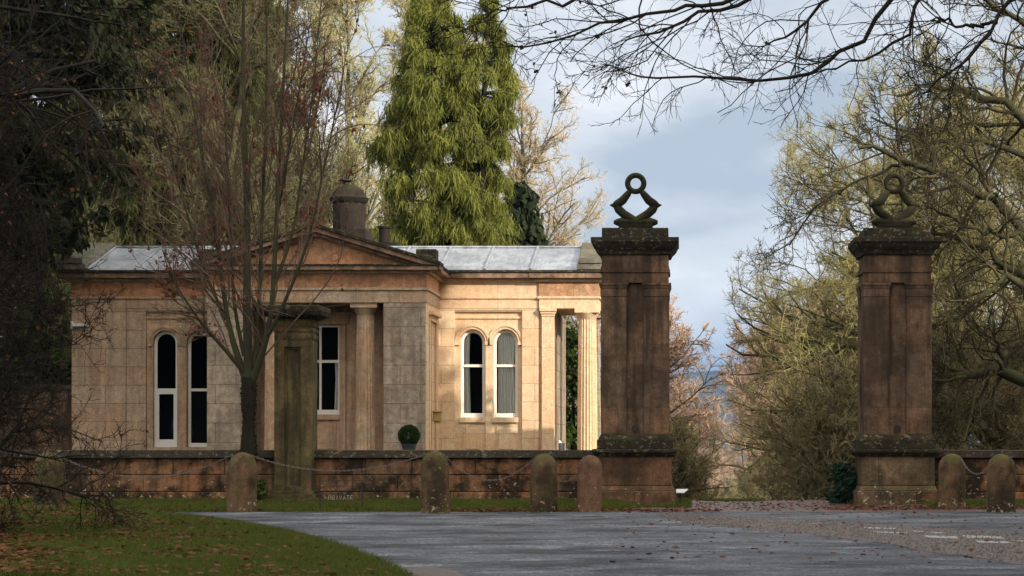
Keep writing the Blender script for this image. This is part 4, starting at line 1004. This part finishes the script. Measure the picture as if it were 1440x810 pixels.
# wall lamp on the left wing, lantern on the flank
b = MB(); b.box(xW(103.5), xW(125), YW - .16, YW - .02, zW(459.5), zW(455.3)); b.box(xW(101), xW(104), YW - .12, YW - .02, zW(463), zW(452)); b.build('wall_lamp', M['lamp_white'], lodge, bevel=.01)
b = MB(); b.box(xf + .035, xf + .24, 52.95, 53.25, 1.88, 2.10); b.box(xf + .02, xf + .27, 52.9, 53.3, 2.10, 2.14); b.box(xf + .06, xf + .22, 52.98, 53.22, 1.83, 1.88); b.build('wall_lantern', M['brass'], lodge, bevel=.01)
# garden wall left of the lodge
t = thing('garden_wall', (-19, 54.9, G), 'brown stone garden wall with dark coping joining the lodge at far left', 'wall')
b = MB(); b.box(-26, XL - .003, 54.9, 55.3, G - .2, PZ(548, 54.9)); b.build('wall_face', M['pier'], t)
b = MB(); b.box(-26, XL - .003, 54.82, 55.38, PZ(548, 54.9), PZ(541, 54.9)); b.build('coping', M['coping'], t, bevel=.015)
# potted box ball
yb = 50.6; s = F / yb; cx = PX(575, yb); t = thing('topiary_ball', (cx, yb, G), 'clipped green box ball in a dark pot against the lodge wall', 'topiary')
b = MB(); zt_ = PZ(624.5, yb); b.lathe(cx, yb, [(.11, G), (.17, zt_ - .03), (.185, zt_ - .03), (.185, zt_), (.15, zt_ - .02)], 24); b.build('pot', M['pot'], t, True)
rg = np.random.default_rng(8); n = 5200; d = unit(rg.normal(0, 1, (n, 3))); rad = .225 * (1 - .25 * rg.random(n) ** 2.5); P = np.array([cx, yb, PZ(612.5, yb)]) + d * rad[:, None] * (1 + .05 * np.sin(7 * d[:, :1]) * np.cos(6 * d[:, 2:]))
V, Fq = cards(P, rg, .028, 1.5, along=d); new_obj('crown', np_mesh('crown', V, Fq, 4), M['box_leaf'], t)
# dark tub with pale lid in the portico
yb = 57.0; t = thing('lidded_tub', (PX(787, yb), yb, G), 'dark tub with a rounded pale lid inside the portico', 'tub')
b = MB(); b.lathe(PX(787, yb), yb, [(.12, G), (.14, PZ(623, yb))], 16); b.build('tub', M['pot'], t, True)
b = MB(); b.sphere((PX(785.5, yb), yb, PZ(622.8, yb)), .085, 14, 8, .9); b.build('lid', M['box'], t, True)
# ================================================================ VEGETATION
SUN_E, BACK, EXPO = 4.2, 3.6, 0.42
def tw(px, Y): return (PX(px, Y), Y, gz(PX(px, Y), Y) - .05)
# weeping cypresses behind the lodge
wf = lambda q: 2.2 * min(1, (1 - q) / .33) ** .72 + .08
wfB = lambda q: (1.0 if q > .55 else .6) * min(1, (1 - q) / .2) ** .8 + .08
bA = tw(628, 72); bB = tw(668, 72.2)
conifer('weeping_cypress', bA, 16.3, wf, 31, M['fir'], M['bark_dark'], 'bright yellow-green weeping cypress behind the lodge, the broad taller one of the close pair', nb=360, nsp=13, nst=26, slen=.42, sw=.027, lean=.26, k0=.45, droop=.75, group='pair of weeping cypresses behind the lodge roof')
conifer('weeping_cypress', bB, 15.9, wfB, 32, M['fir'], M['bark_dark'], 'bright yellow-green weeping cypress behind the lodge, the slim right-hand spire beside the broad one', nb=120, nsp=13, nst=26, slen=.42, sw=.027, lean=.26, k0=.45, droop=.75, group='pair of weeping cypresses behind the lodge roof')
wf2 = lambda q: 2.6 * min(1, (1 - q) / .5) ** .5 + .2
c0 = conifer('drooping_cypress', tw(255, 66), 17, wf2, 41, M['fir_mid'], M['bark_dark'], 'olive green drooping cypress above the left wing roof, directly left of the thin bare tree', nb=210, nsp=10, nst=20, slen=.55, sw=.04, lean=.33, k0=.4, group='drooping olive cypresses behind the left wing')
copy_tree(c0, tw(150, 69), 2.1, 'olive green drooping cypress showing through gaps behind the dark yew')
copy_tree(c0, tw(352, 71), 4.0, 'olive green drooping cypress seen through the thin bare tree above the pediment')
copy_tree(c0, tw(40, 74), 5.0, 'olive green drooping cypress behind the yew at far left')
clump_tree('dark_fir', tw(736, 77), 11.6, 1.1, 51, M['fir_dark'], M['bark_dark'], 'dark green fir peeping out right of the weeping cypress', nb=110, per=9, size=.22, drop=.55, shape=lambda q: min(1, (1 - q) / .6) ** .8 + .08)
# bare trees behind the lodge
g0 = bare_tree('golden_tree', tw(452, 82), 21, 5.2, 61, M['bark_grey'], M['twig_gold'], 'tall bare golden-twigged tree behind the chimney', 'bare golden trees behind the lodge', limbs=30, nk=(9, 9, 7), tr=.014, trunk_r=.24, a=(25, 50), up=.55, t0=.12)
copy_tree(g0, tw(492, 79), 3.3, 'tall bare golden-twigged tree between the chimney and the weeping cypress pair')
copy_tree(g0, tw(420, 95), 5.3, 'tall bare golden-twigged tree behind the pediment, left of the chimney')
copy_tree(g0, tw(575, 98), .9, 'tall bare golden-twigged tree mostly hidden behind the weeping cypress pair')
copy_tree(g0, tw(530, 88), 2.0, 'tall bare golden-twigged tree just left of the weeping cypress pair')
copy_tree(g0, tw(385, 90), 4.2, 'tall bare golden-twigged tree behind the red-leaved tree')
copy_tree(g0, tw(95, 92), 1.2, 'tall bare golden-twigged tree glimpsed through the yew at far left')
c1 = bare_tree('cream_tree', tw(735, 84), 16.0, 4.3, 62, M['bark_grey'], M['twig_cream'], 'pale cream sunlit bare tree right of the weeping cypress', 'pale bare trees right of the cypress pair', limbs=32, nk=(9, 9, 7), tr=.014, a=(25, 55), up=.4, t0=.15)
copy_tree(c1, tw(768, 88), 4.1, 'pale bare tree rising between the dark fir and the smaller pale tree', scale=(.85, .85, .86))
copy_tree(c1, tw(797, 92), 2.5, 'smaller pale bare tree above the right wing roof, nearest the gate pier', scale=(.8, .8, .72))
# shrubs near the lodge
clump_tree('laurel_bush', tw(806, 63), 4.1, .9, 71, M['ivy'], M['bark_dark'], 'glossy green laurel seen through the open portico', nb=60, per=10, size=.11, cat='bush', z0=.02, shape=lambda q: 1 - .4 * q)
clump_tree('golden_laurel', tw(62, 63), 7.0, 2.1, 72, M['ivy'], M['bark_dark'], 'yellow-green leafy laurel tree beside the left end of the lodge', nb=90, per=12, size=.12, cat='tree', z0=.1)
clump_tree('broadleaf_shrub', (PX(1190, 47.2), 47.2, 0), .85, .42, 73, M['blue_leaf'], M['bark_dark'], 'bluish green shrub against the foot of the right gate pier', nb=30, per=8, size=.07, cat='bush', z0=.02, shape=lambda q: 1 - .5 * q)
clump_tree('ivy_sprig', (PX(362, 45.5), 45.5, gz(PX(362, 45.5), 45.5)), .42, .16, 74, M['ivy'], M['bark_dark'], 'small green ivy sprig at the foot of the thin bare tree', nb=12, per=6, size=.06, cat='plant', z0=.02, shape=lambda q: 1 - .5 * q)
# dark yew at left
clump_tree('dark_yew', (-17.6, 50.5, G), 15.5, 4.7, 81, M['yew'], M['bark_dark'], 'huge dark yew overhanging the left end of the lodge', nb=105, per=44, size=.12, drop=.5, z0=.32, asp=2.4, shape=lambda q: .45 + .55 * math.sin(PI * min(1, max(0, (q - .25) / .8))) )
# thin red-leaved tree in front of the lodge
def street_tree():
    rg = np.random.default_rng(92); Y = 45.7; X = PX(348, Y); z0 = gz(X, Y) - .05
    t = thing('thin_bare_tree', (X, Y, z0), 'slender many-stemmed bare tree with a few russet leaves growing before the lodge', 'tree')
    def pl(pts, rads, n=9, m=12):
        P = np.array([(PX(a, Y + d), Y + d, PZ(b_, Y + d)) for a, b_, d in pts]); P[0, 2] = max(P[0, 2], z0)
        q = np.linspace(0, 1, len(pts)); qq = np.linspace(0, 1, m)
        P2 = np.stack([np.interp(qq, q, P[:, k]) for k in range(3)], 1); P2[1:-1] += rg.normal(0, .012, (m - 2, 3))
        for _ in range(2): P2[1:-1] = (P2[:-2] + 2 * P2[1:-1] + P2[2:]) / 4
        return P2[None], np.interp(qq, q, rads)[None]
    s = 1 / 65.6
    tp, tr_ = pl([(350, 712, 0), (350, 690, 0), (349, 600, 0), (350, 530, 0)], [14 * s, 11 * s, 9.6 * s, 10 * s])
    tr_ = tr_ * (1 + rg.normal(0, .05, tr_.shape)); tubes_obj('trunk', [tubes(tp, tr_, 14)], M['bark_dark'], t, True)
    mp, _ = samp(tp, rg, 2600, .0, 1.); an = rg.uniform(0, 2 * PI, len(mp)); rr0 = np.interp(mp[:, 2], tp[0, :, 2], tr_[0]); mp = mp + np.stack([np.cos(an), np.sin(an), an * 0], 1) * rr0[:, None] * 1.0
    V, Fq = cards(mp, rg, .03, 1.2, .3); new_obj('moss', np_mesh('moss', V, Fq, 4), M['yew'], t)
    L = [([(350, 535, 0), (347, 440, -.1), (350, 330, -.1), (343, 200, 0), (340, 60, .1), (345, -120, 0)], [9, 8.3, 7.5, 6.5, 5, 2.5]),
         ([(348, 540, 0), (335, 505, .1), (318, 455, .2), (312, 380, .3), (300, 300, .4), (275, 180, .4), (255, 40, .4)], [7.5, 6.5, 5.5, 4.5, 4, 3, 1.5]),
         ([(344, 525, 0), (315, 488, -.2), (280, 455, -.4), (262, 420, -.5), (240, 392, -.6), (228, 350, -.7)], [4.5, 4, 3, 2.4, 1.8, .8]),
         ([(353, 540, 0), (368, 500, -.2), (382, 450, -.3), (386, 380, -.3), (392, 250, -.2), (398, 100, -.2), (410, -80, 0)], [7.5, 6.5, 5.8, 5.4, 5, 4, 2]),
         ([(355, 515, 0), (364, 470, .3), (366, 380, .4), (372, 240, .5), (378, 90, .4), (372, -100, .4)], [5, 4.6, 4.4, 4, 3.2, 1.6]),
         ([(343, 500, .1), (330, 440, .4), (324, 330, .6), (318, 200, .8), (310, 30, .8)], [4, 3.6, 3.2, 2.8, 1.5]),
         ([(378, 470, -.3), (405, 415, -.5), (432, 350, -.6), (450, 270, -.7), (470, 170, -.7), (490, 60, -.6)], [4, 3.4, 3, 2.5, 2, 1]),
         ([(386, 400, -.3), (412, 330, 0), (425, 240, .2), (440, 130, .3), (452, 0, .3)], [3.5, 3, 2.8, 2.3, 1.4]),
         ([(318, 450, .2), (285, 380, .1), (262, 300, 0), (238, 210, -.1), (222, 100, -.1)], [3.2, 2.8, 2.2, 1.8, 1]),
         ([(390, 300, -.2), (405, 220, -.6), (420, 130, -.9), (438, 20, -1)], [3, 2.6, 2.2, 1.3]),
         ([(312, 380, .3), (296, 300, .8), (284, 200, 1.1), (280, 80, 1.2)], [2.8, 2.4, 2, 1.2])]
    P1, R1 = zip(*[pl(a, [r_ * s for r_ in b_], m=13) for a, b_ in L]); p1 = np.concatenate(P1); r1 = np.concatenate(R1)
    P, D, LL, rr = kids(p1, r1, 15, .10, 1., 18, 60, .34, rg, .5); D = unit(D + np.array([0, 0, .25]))
    p2, r2 = grow(P, D, LL, np.clip(rr, .008, .02), 7, .10, (0, 0, .35), rg, .4, .6)
    tubes_obj('limbs', [tubes(p1, r1 * np.linspace(.78, .42, 13)[None], 8)], M['bark_oak'], t, True)
    P, D, LL, rr = kids(p2, r2, 6, .1, 1., 15, 48, .5, rg, .6)
    p3, r3 = grow(P, D, LL, np.full(len(P), .0065), 4, .14, (0, 0, .2), rg, .6, .2)
    P, D, LL, rr = kids(p3, r3, 5, .1, 1., 15, 55, .6, rg, .6)
    p4, r4 = grow(P, D, LL, np.full(len(P), .0048), 2, .14, (0, 0, .1), rg, .6)
    tubes_obj('crown', [tubes(p2, r2, 4), tubes(p3, r3, 3), tubes(p4, r4, 3)], M['twig_brown'], t)
    pts, _ = samp(p3, rg, 2); zz = pts[:, 2]; cl = np.sin(pts[:, 0] * 3.1 + 1) * np.sin(pts[:, 2] * 2.3) + rg.normal(0, .4, len(pts))
    k = (cl > .18); pts = pts[k]; pts = np.repeat(pts, 2, 0) + rg.normal(0, .03, (len(pts) * 2, 3))
    V, Fq = cards(pts, rg, .06, 1.4, .5); new_obj('leaves', np_mesh('leaves', V, Fq, 4), M['red_leaf'], t)
street_tree()

# foreground, left: bare thorn thicket and a dark overhanging tree
bare_tree('thorn_bush', (-10.2, 28, 0), 6.8, 2.6, 101, M['bark_dark'], M['bark_dark'], 'dark tangled thorn bush reaching in from the left edge', None, 'bush', limbs=44, nk=(11, 9, 6), tr=.0065, trunk_r=.07, a=(45, 95), up=.0, t0=.02, wander=.2, leaf=M['litter'], nleaf=1200, leafsize=.045)
_tb = [o for o in bpy.data.objects if o.name == 'thorn_bush'][0]
copy_tree(_tb, (-10.9, 30.5, 0), 2.2, 'taller dark bare thorn bush behind the tangled one at the left edge', (.9, .9, 1.3))
bare_tree('overhanging_tree', (-12.2, 31, 0), 12.5, 6.2, 102, M['bark_dark'], M['bark_dark'], 'dark bare tree whose limbs hang across the upper left corner', limbs=20, nk=(7, 7, 5), tr=.008, trunk_r=.22, a=(50, 90), up=.12, t0=.34, wander=.17, leaf=M['litter'], nleaf=900, leafsize=.05)

# ---- right side
def path3(pts, m=14, rg=None, j=.05):
    P = np.array(pts, float); q = np.linspace(0, 1, len(P)); qq = np.linspace(0, 1, m); P2 = np.stack([np.interp(qq, q, P[:, k]) for k in range(3)], 1)
    P2[1:-1] += rg.normal(0, j, (m - 2, 3)); return P2
def oak():
    rg = np.random.default_rng(111); Y = 56; base = (11.3, 57.5, gz(11.3, 57.5) - .2); t = thing('old_oak', base, 'old spreading oak at the right edge with long dark mossy limbs', 'tree')
    tp = path3([base, (11.2, 57.3, 3), (10.9, 57, 6), (10.4, 56.5, 9), (10.2, 56, 12), (10, 56, 14)], 12, rg, .08)[None]
    tubes_obj('trunk', [tubes(tp, np.linspace(.55, .2, 12)[None], 12)], M['bark_oak'], t, True)
    L = [([(1520, 440, 1), (1440, 330, 0), (1404, 278, -.2), (1367, 264, -.4), (1334, 249, -.6), (1282, 230, -.8), (1245, 208, -1), (1208, 208, -1)], .17, .04),
         ([(1560, 300, 1), (1480, 200, 0), (1419, 153, 0), (1378, 134, .4), (1334, 127, .7), (1297, 123, .9), (1262, 135, 1)], .15, .035),
         ([(1520, 420, 1), (1440, 385, .5), (1398, 363, .5), (1360, 341, .8), (1330, 332, 1.1), (1290, 320, 1.4), (1240, 325, 1.6)], .11, .03),
         ([(1530, 480, 1), (1420, 385, -.5), (1394, 403, -.8), (1373, 427, -1), (1339, 452, -1.3), (1314, 457, -1.5), (1270, 480, -1.6)], .10, .03),
         ([(1540, 560, 1), (1440, 532, -.5), (1407, 518, -.8), (1381, 526, -1), (1344, 526, -1.2), (1318, 535, -1.4), (1270, 560, -1.5), (1230, 570, -1.5)], .20, .03),
         ([(1410, 519, -.8), (1406, 490, -.8), (1393, 475, -.8), (1396, 440, -.7)], .07, .03),
         ([(1560, 130, 1), (1480, 60, -.5), (1420, 20, -.5), (1360, -20, -.5)], .13, .04),
         ([(1440, 330, 0), (1400, 330, -.4), (1350, 310, -.8), (1300, 290, -1)], .07, .03),
         ([(1282, 230, -.8), (1240, 240, -.6), (1190, 262, -.4), (1140, 300, -.2), (1110, 345, 0)], .05, .02),
         ([(1500, 250, .8), (1430, 215, .3), (1370, 195, .2), (1310, 200, .2), (1250, 178, .2), (1225, 165, .2)], .09, .025),
         ([(1404, 278, -.2), (1360, 225, .2), (1330, 170, .5), (1322, 110, .8)], .06, .025)]
    ps = []; rs = []
    for pts, r0, r1_ in L:
        ps.append(path3([PW(a, b_, Y + d) for a, b_, d in pts], 14, rg, .06)); rs.append(np.linspace(r0, r1_, 14))
    p1, r1 = np.array(ps), np.array(rs)
    P, D, LL, rr = kids(p1, r1, 17, .2, 1., 30, 80, .32, rg, .5, Lp=np.full(len(p1), 7.5))
    p2, r2 = grow(P, D, LL, np.clip(rr, .015, .06), 6, .24, (0, 0, .25), rg, .35, .3)
    tubes_obj('limbs', [tubes(p1, r1, 9)], M['bark_oak'], t, True)
    P, D, LL, rr = kids(p2, r2, 7, .1, 1., 25, 70, .5, rg, .6); p3, r3 = grow(P, D, LL, np.clip(rr, .01, .02), 5, .22, (0, 0, .15), rg, .5, .3)
    P, D, LL, rr = kids(p3, r3, 6, .1, 1., 25, 65, .5, rg, .6); p4, r4 = grow(P, D, LL, np.full(len(P), .0085), 3, .2, (0, 0, .1), rg, .6)
    tubes_obj('crown', [tubes(p2, r2, 5), tubes(p3, r3, 3), tubes(p4, r4, 3)], M['twig_oak'], t)
oak()
gm = 'mossy bare trees around the gate and lodge'
r1_ = bare_tree('mossy_tree', tw(1300, 68), 13.4, 5.6, 121, M['bark_moss'], M['twig_moss'], 'broad mossy bare tree directly behind the right gate pier', gm, limbs=38, nk=(9, 9, 9), tr=.0105, trunk_r=.26, a=(40, 85), up=.45, t0=.10)
for (px, Y, rz, sc_, lb) in [(1235, 74, .7, .98, 'mossy bare tree rising above and left of the right gate pier'), (1425, 76, 1.3, 1.15, 'tall mossy bare tree behind the old oak, at the right edge'), (1215, 84, 2.6, .80, 'mossy bare tree just left of the right gate pier'), (1500, 66, 3.3, 1.0, 'mossy bare tree whose crown enters at the right edge low down'), (1345, 92, 4.4, 1.12, 'mossy bare tree farthest back behind the old oak limbs'), (1150, 100, 5.2, .72, 'lower mossy bare tree in the middle of the right-hand row')]:
    copy_tree(r1_, tw(px, Y), rz, lb, (sc_,) * 3)
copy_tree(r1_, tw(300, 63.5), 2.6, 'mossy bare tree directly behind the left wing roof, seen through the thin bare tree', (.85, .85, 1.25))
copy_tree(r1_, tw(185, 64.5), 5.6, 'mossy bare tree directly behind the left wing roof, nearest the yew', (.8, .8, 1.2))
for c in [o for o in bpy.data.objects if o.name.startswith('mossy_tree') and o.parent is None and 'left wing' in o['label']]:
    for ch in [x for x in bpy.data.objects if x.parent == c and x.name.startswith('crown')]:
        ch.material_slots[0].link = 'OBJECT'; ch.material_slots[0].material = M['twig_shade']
pk = bare_tree('pink_twig_tree', tw(1112, 104), 10.8, 4.4, 131, M['bark_grey'], M['twig_pink'], 'pinkish bare tree in the right-hand row, below the mossy ones', 'pinkish bare trees along the drive', limbs=30, nk=(8, 9, 6), tr=.02, a=(30, 60), up=.4, t0=.06)
for (px, Y, rz, sc_, lb) in [(1145, 92, .6, .8, 'pinkish bare tree in the right-hand row, nearest the gate pier'), (1100, 130, 1.9, 1.0, 'pinkish bare tree in the middle of the right-hand row'), (1090, 160, 1.1, 1.05, 'pinkish bare tree near the far end of the right-hand row'), (1078, 215, 2.2, 1.0, 'farthest pinkish bare tree on the right of the drive'), (912, 92, 3.1, .95, 'pinkish bare tree leaning out beside the left gate pier'), (958, 135, 4.0, .9, 'pinkish bare tree on the left of the drive, second from the pier'), (982, 200, 5.0, .95, 'farthest pinkish bare tree on the left of the drive')]:
    copy_tree(pk, tw(px, Y), rz, lb, (sc_,) * 3)
sb = bare_tree('scrub_bush', tw(1175, 62), 3.9, 2.5, 141, M['bark_moss'], M['twig_olive'], 'brown twiggy scrub on the right of the drive, nearest the pier', 'twiggy scrub bushes behind the gate', 'bush', limbs=40, nk=(8, 8, 5), tr=.011, trunk_r=.08, a=(20, 80), up=.4, t0=.01, wander=.2)
spots = [(1135, 74, 1.2, .85, 'brown twiggy scrub on the right of the drive, second from the pier'), (1095, 92, 2, .85, 'brown twiggy scrub on the right of the drive, third from the pier'), (1068, 125, 3, .85, 'brown twiggy scrub at the far end of the drive on the right'),
         (1250, 70, 4, 1.3, 'brown twiggy scrub hidden mostly behind the right gate pier'), (1345, 58, 5, 1.05, 'brown twiggy scrub over the low wall, just right of the gate pier'), (1405, 60, .5, 1.15, 'brown twiggy scrub over the low wall, above the mossy-topped bollard'),
         (945, 66, 1.7, .7, 'brown twiggy scrub at the left gate pier, behind the pale tilted board'), (962, 95, 2.7, .7, 'brown twiggy scrub on the left of the drive, farther down'), (1020, 150, 3.6, .9, 'brown twiggy scrub closing the view at the end of the drive'), (1460, 63, 2.2, 1.3, 'brown twiggy scrub at the right edge behind the low wall'), (1165, 84, 3, 1.15, 'tall brown twiggy scrub between the drive and the mossy trees')]
for (px, Y, rz, sc_, lb) in spots: copy_tree(sb, tw(px, Y), rz, lb, (sc_,) * 3)

# overhanging beech, top right, its trunk out of frame
def beech():
    rg = np.random.default_rng(151); base = (10.2, 23.5, -.1); t = thing('beech_tree', base, 'beech whose thin bare branches hang across the top of the sky', 'tree')
    tp = path3([base, (10.1, 23.4, 3), (9.9, 23.2, 6.5), (9.8, 23, 10)], 10, rg, .05)[None]; tubes_obj('trunk', [tubes(tp, np.linspace(.42, .25, 10)[None], 12)], M['bark_grey'], t, True)
    Y = 22.; A = (9.95, 23.3, 6.2)
    L = [([A, PW(1700, -120, 23), PW(1400, -150, 22.5), PW(1265, -20, 22), PW(1229, 38, 22), PW(1175, 87, 21.9), PW(1126, 103, 21.8), PW(1039, 111, 21.7), PW(931, 108, 21.6), PW(875, 104, 21.5), PW(844, 90, 21.5)], .036, .005),
         ([A, PW(1600, -200, 22), PW(1250, -90, 21), PW(1012, 0, 20.5), PW(942, 19, 20.4), PW(839, 32, 20.3), PW(741, 68, 20.2), PW(700, 62, 20.1)], .034, .004),
         ([A, PW(1650, -160, 23), PW(1200, -60, 22.5), PW(1050, 0, 22.6), PW(963, 32, 22.6), PW(900, 48, 22.7), PW(860, 70, 22.8)], .04, .005),
         ([A, PW(1700, -60, 22), PW(1500, -50, 21.6), PW(1418, 0, 21.4), PW(1402, 32, 21.3), PW(1365, 82, 21.2), PW(1320, 118, 21.1), PW(1277, 141, 21)], .036, .005),
         ([A, PW(1620, -90, 24), PW(1420, -60, 24), PW(1296, 0, 24), PW(1272, 50, 24), PW(1215, 85, 24), PW(1160, 100, 24), PW(1090, 130, 24)], .035, .005),
         ([A, PW(1500, -140, 20), PW(1180, -70, 19.5), PW(960, -25, 19.2), PW(820, -5, 19), PW(720, 12, 18.9), PW(684, 20, 18.8)], .04, .005),
         ([PW(1402, 32, 21.3), PW(1360, 38, 21.3), PW(1330, 26, 21.3), PW(1312, 30, 21.3)], .02, .008),
         ([A, PW(1500, -110, 23), PW(1240, -40, 23.5), PW(1160, 0, 23.7), PW(1120, 45, 23.8), PW(1085, 55, 23.9), PW(1060, 80, 24)], .035, .005)]
    ps, rs = [], []
    for pts, a, b_ in L: ps.append(path3(pts, 22, rg, .025)); rs.append(np.linspace(a, b_, 22) ** 1)
    p1, r1 = np.array(ps), np.array(rs)
    P, D, LL, rr = kids(p1, r1, 13, .42, 1., 20, 60, 1., rg, .5, Lp=np.full(len(p1), 1.45)); D = unit(D + np.array([-.25, 0, .05]))
    p2, r2 = grow(P, D, LL, np.clip(rr, .004, .008), 8, .2, (0, 0, -.1), rg, .5, .3)
    tubes_obj('limbs', [tubes(p1, r1, 8)], M['bark_dark'], t, True)
    P, D, LL, rr = kids(p2, r2, 5, .15, 1., 25, 60, .45, rg, .6); p3, r3 = grow(P, D, LL, np.full(len(P), .0038), 5, .26, (0, 0, -.05), rg, .7, .3)
    P, D, LL, rr = kids(p3, r3, 3, .15, 1., 20, 55, .5, rg, .6); p4, r4 = grow(P, D, LL, np.full(len(P), .0026), 2, .2, (0, 0, 0), rg, .7)
    tubes_obj('crown', [tubes(p2, r2, 4), tubes(p3, r3, 3), tubes(p4, r4, 3)], M['bark_dark'], t)
    pts, _ = samp(p3, rg, 1); px = CX + pts[:, 0] / pts[:, 1] * F; w = np.clip((1000 - px) / 300, .05, 1) ** 2 * .30; k = rg.random(len(pts)) < w; pts = np.repeat(pts[k], 3, 0) + rg.normal(0, .008, (k.sum() * 3, 3))
    V, Fq = cards(pts, rg, .038, 1.1, .2); new_obj('leaves', np_mesh('leaves', V, Fq, 4), M['seed'], t)
beech()

# ---- unseen trees added out of frame, placed and sized to shade the scene
e_ = np.array([math.cos(R(50)), math.sin(R(50))]); s_ = np.array([math.sin(R(50)), -math.cos(R(50))])
def uv(u, v): q = e_ * u + s_ * v; return (float(q[0]), float(q[1]), -.05)
w0 = clump_tree('added_shade_tree', uv(35.2, -8), 20.5, 2.6, 161, M['yew'], M['bark_dark'], 'dense dark unseen tree added right of the road to cast shade', nb=110, per=26, size=.42, drop=.2, z0=.05, group='unseen trees added to block light', shape=lambda q: .55 + .45 * math.sin(PI * min(1, q + .1)))
for i, (u, v, sz) in enumerate([(32, -7, 1.25), (28.6, -6, 1.31), (25.2, -3, 1.08), (22, 0, 1.15), (18.5, 3, 1.2), (15, 6, 1.25), (33.6, -3.5, 1.33), (30.2, -1, 1.35), (27, 1, 1.15), (23.5, 4, 1.25), (20, 8, 1.3), (11.5, 9, 1.2), (8, 12, 1.2), (46.2, -2, .80), (49, -2, .86), (51.6, -2, .80), (38.2, -8, .51), (40.6, -8.2, .46), (43.4, -8, .44), (36.2, -6, .70), (39.8, -5, .53)]):
    copy_tree(w0, uv(u, v), i * 1.3, None, (1., 1., sz))
for i in range(13):  # row added behind the camera so the window panes reflect dark trees
    copy_tree(w0, (-52 + i * 5.2 + (i % 3) * .8, -30 - (i * 7 % 5), -.1), i * 2.1, 'dense dark unseen tree added behind the viewpoint to darken window reflections', (1.25, 1.25, .8 + .05 * (i % 4)))
# ================================================================ LIGHT, AIR, CAMERA
EL = R(21); AZ = R(50)
SD = Vector((math.sin(AZ) * math.cos(EL), -math.cos(AZ) * math.cos(EL), math.sin(EL)))
sl = bpy.data.lights.new('sun', 'SUN'); sl.energy = SUN_E; sl.angle = R(.5); sl.color = (1, .90, .74)
so = bpy.data.objects.new('sun', sl); COL.objects.link(so); so.rotation_euler = SD.to_track_quat('Z', 'Y').to_euler()
W = bpy.data.worlds.new('World'); sc.world = W; W.use_nodes = True
class WT(NT):
    def __init__(s): s.t = W.node_tree; s.t.nodes.clear(); s.out = s.n('ShaderNodeOutputWorld')
t = WT()
sky = t.n('ShaderNodeTexSky', sky_type='NISHITA', sun_disc=False, sun_elevation=EL, sun_rotation=math.atan2(SD.x, SD.y), air_density=1., dust_density=1.5)
d = t.n('ShaderNodeTexCoord').outputs['Generated']; sp = t.n('ShaderNodeSeparateXYZ'); t.l(d, sp.inputs[0])
n1 = t.noise(t.mapv(d, (1, 1, 2.6), (.31, .2, .12)), 5.2, 6, .5); n2 = t.noise(t.mapv(d, (1, 1, 3.), (1.3, 2.2, .4)), 2.2, 3)
z = t.math('MAXIMUM', sp.outputs[2], 0.0)
fade = t.ramp(z, [(.0, 0.), (.024, .10), (.038, .65), (.055, 1.)])
k = 1.25 / .1
cl = t.ramp(n1, [(.38, (.31 * k, .355 * k, .41 * k)), (.46, (.43 * k, .46 * k, .50 * k)), (.54, (.52 * k, .54 * k, .57 * k)), (.62, (.70 * k, .70 * k, .71 * k))])
low = tuple(v * k for v in (.105, .19, .28))
base = t.mix(fade, low, cl)
# brighter broken cloud towards the sun and overhead
dt = t.n('ShaderNodeVectorMath', operation='DOT_PRODUCT'); t.l(d, dt.inputs[0]); dt.inputs[1].default_value = tuple(SD)
toward = t.n('ShaderNodeMapRange'); toward.inputs[1].default_value = -.35; toward.inputs[2].default_value = 1.; toward.inputs[3].default_value = 1.; toward.inputs[4].default_value = BACK
t.l(dt.outputs['Value'], toward.inputs[0])
warm = t.mix(1.0, base, toward.outputs[0], 'MULTIPLY')
tf = t.n('ShaderNodeMapRange'); tf.inputs[1].default_value = -.5; tf.inputs[2].default_value = .6; t.l(dt.outputs['Value'], tf.inputs[0])
warm = t.mix(tf.outputs[0], warm, t.mix(1.0, warm, (1.12, .97, .78), 'MULTIPLY'))
col = t.mix(.9, sky.outputs[0], warm)
bg = t.n('ShaderNodeBackground', i_Strength=.1); t.l(col, bg.inputs[0]); t.l(bg.outputs[0], t.out.inputs[0])
HZ = True
if HZ:
    b = MB(); b.box(-3600, 3600, -320, 6500, -60, 190); o = b.build('haze', None); t = NT('haze_air')
    v = t.n('ShaderNodeVolumePrincipled'); v.inputs['Color'].default_value = (.15, .40, .90, 1); v.inputs['Density'].default_value = .00007; v.inputs['Anisotropy'].default_value = 0.
    t.l(v.outputs[0], t.out.inputs['Volume']); o.data.materials.append(t.m); tag(o, 'thin blue-grey air between the gate and the far hill', 'haze', kind='stuff')
cam = bpy.data.cameras.new('camera'); co = bpy.data.objects.new('camera', cam); COL.objects.link(co); sc.camera = co
co.location = (0, 0, EYE); co.rotation_euler = (R(90), 0, 0); cam.sensor_width = 36; cam.lens = F / 1440 * 36
cam.shift_x = (720 - CX) / 1440; cam.shift_y = (CY - 405) / 1440; cam.clip_end = 20000; cam.clip_start = .1
vs = sc.view_settings; vs.view_transform = 'Standard'; vs.look = 'None'; vs.exposure = EXPO; vs.gamma = 1; vs.use_curve_mapping = False
sc.cycles.use_denoising = True; sc.cycles.max_bounces = 6; sc.cycles.transparent_max_bounces = 12; sc.cycles.volume_bounces = 0
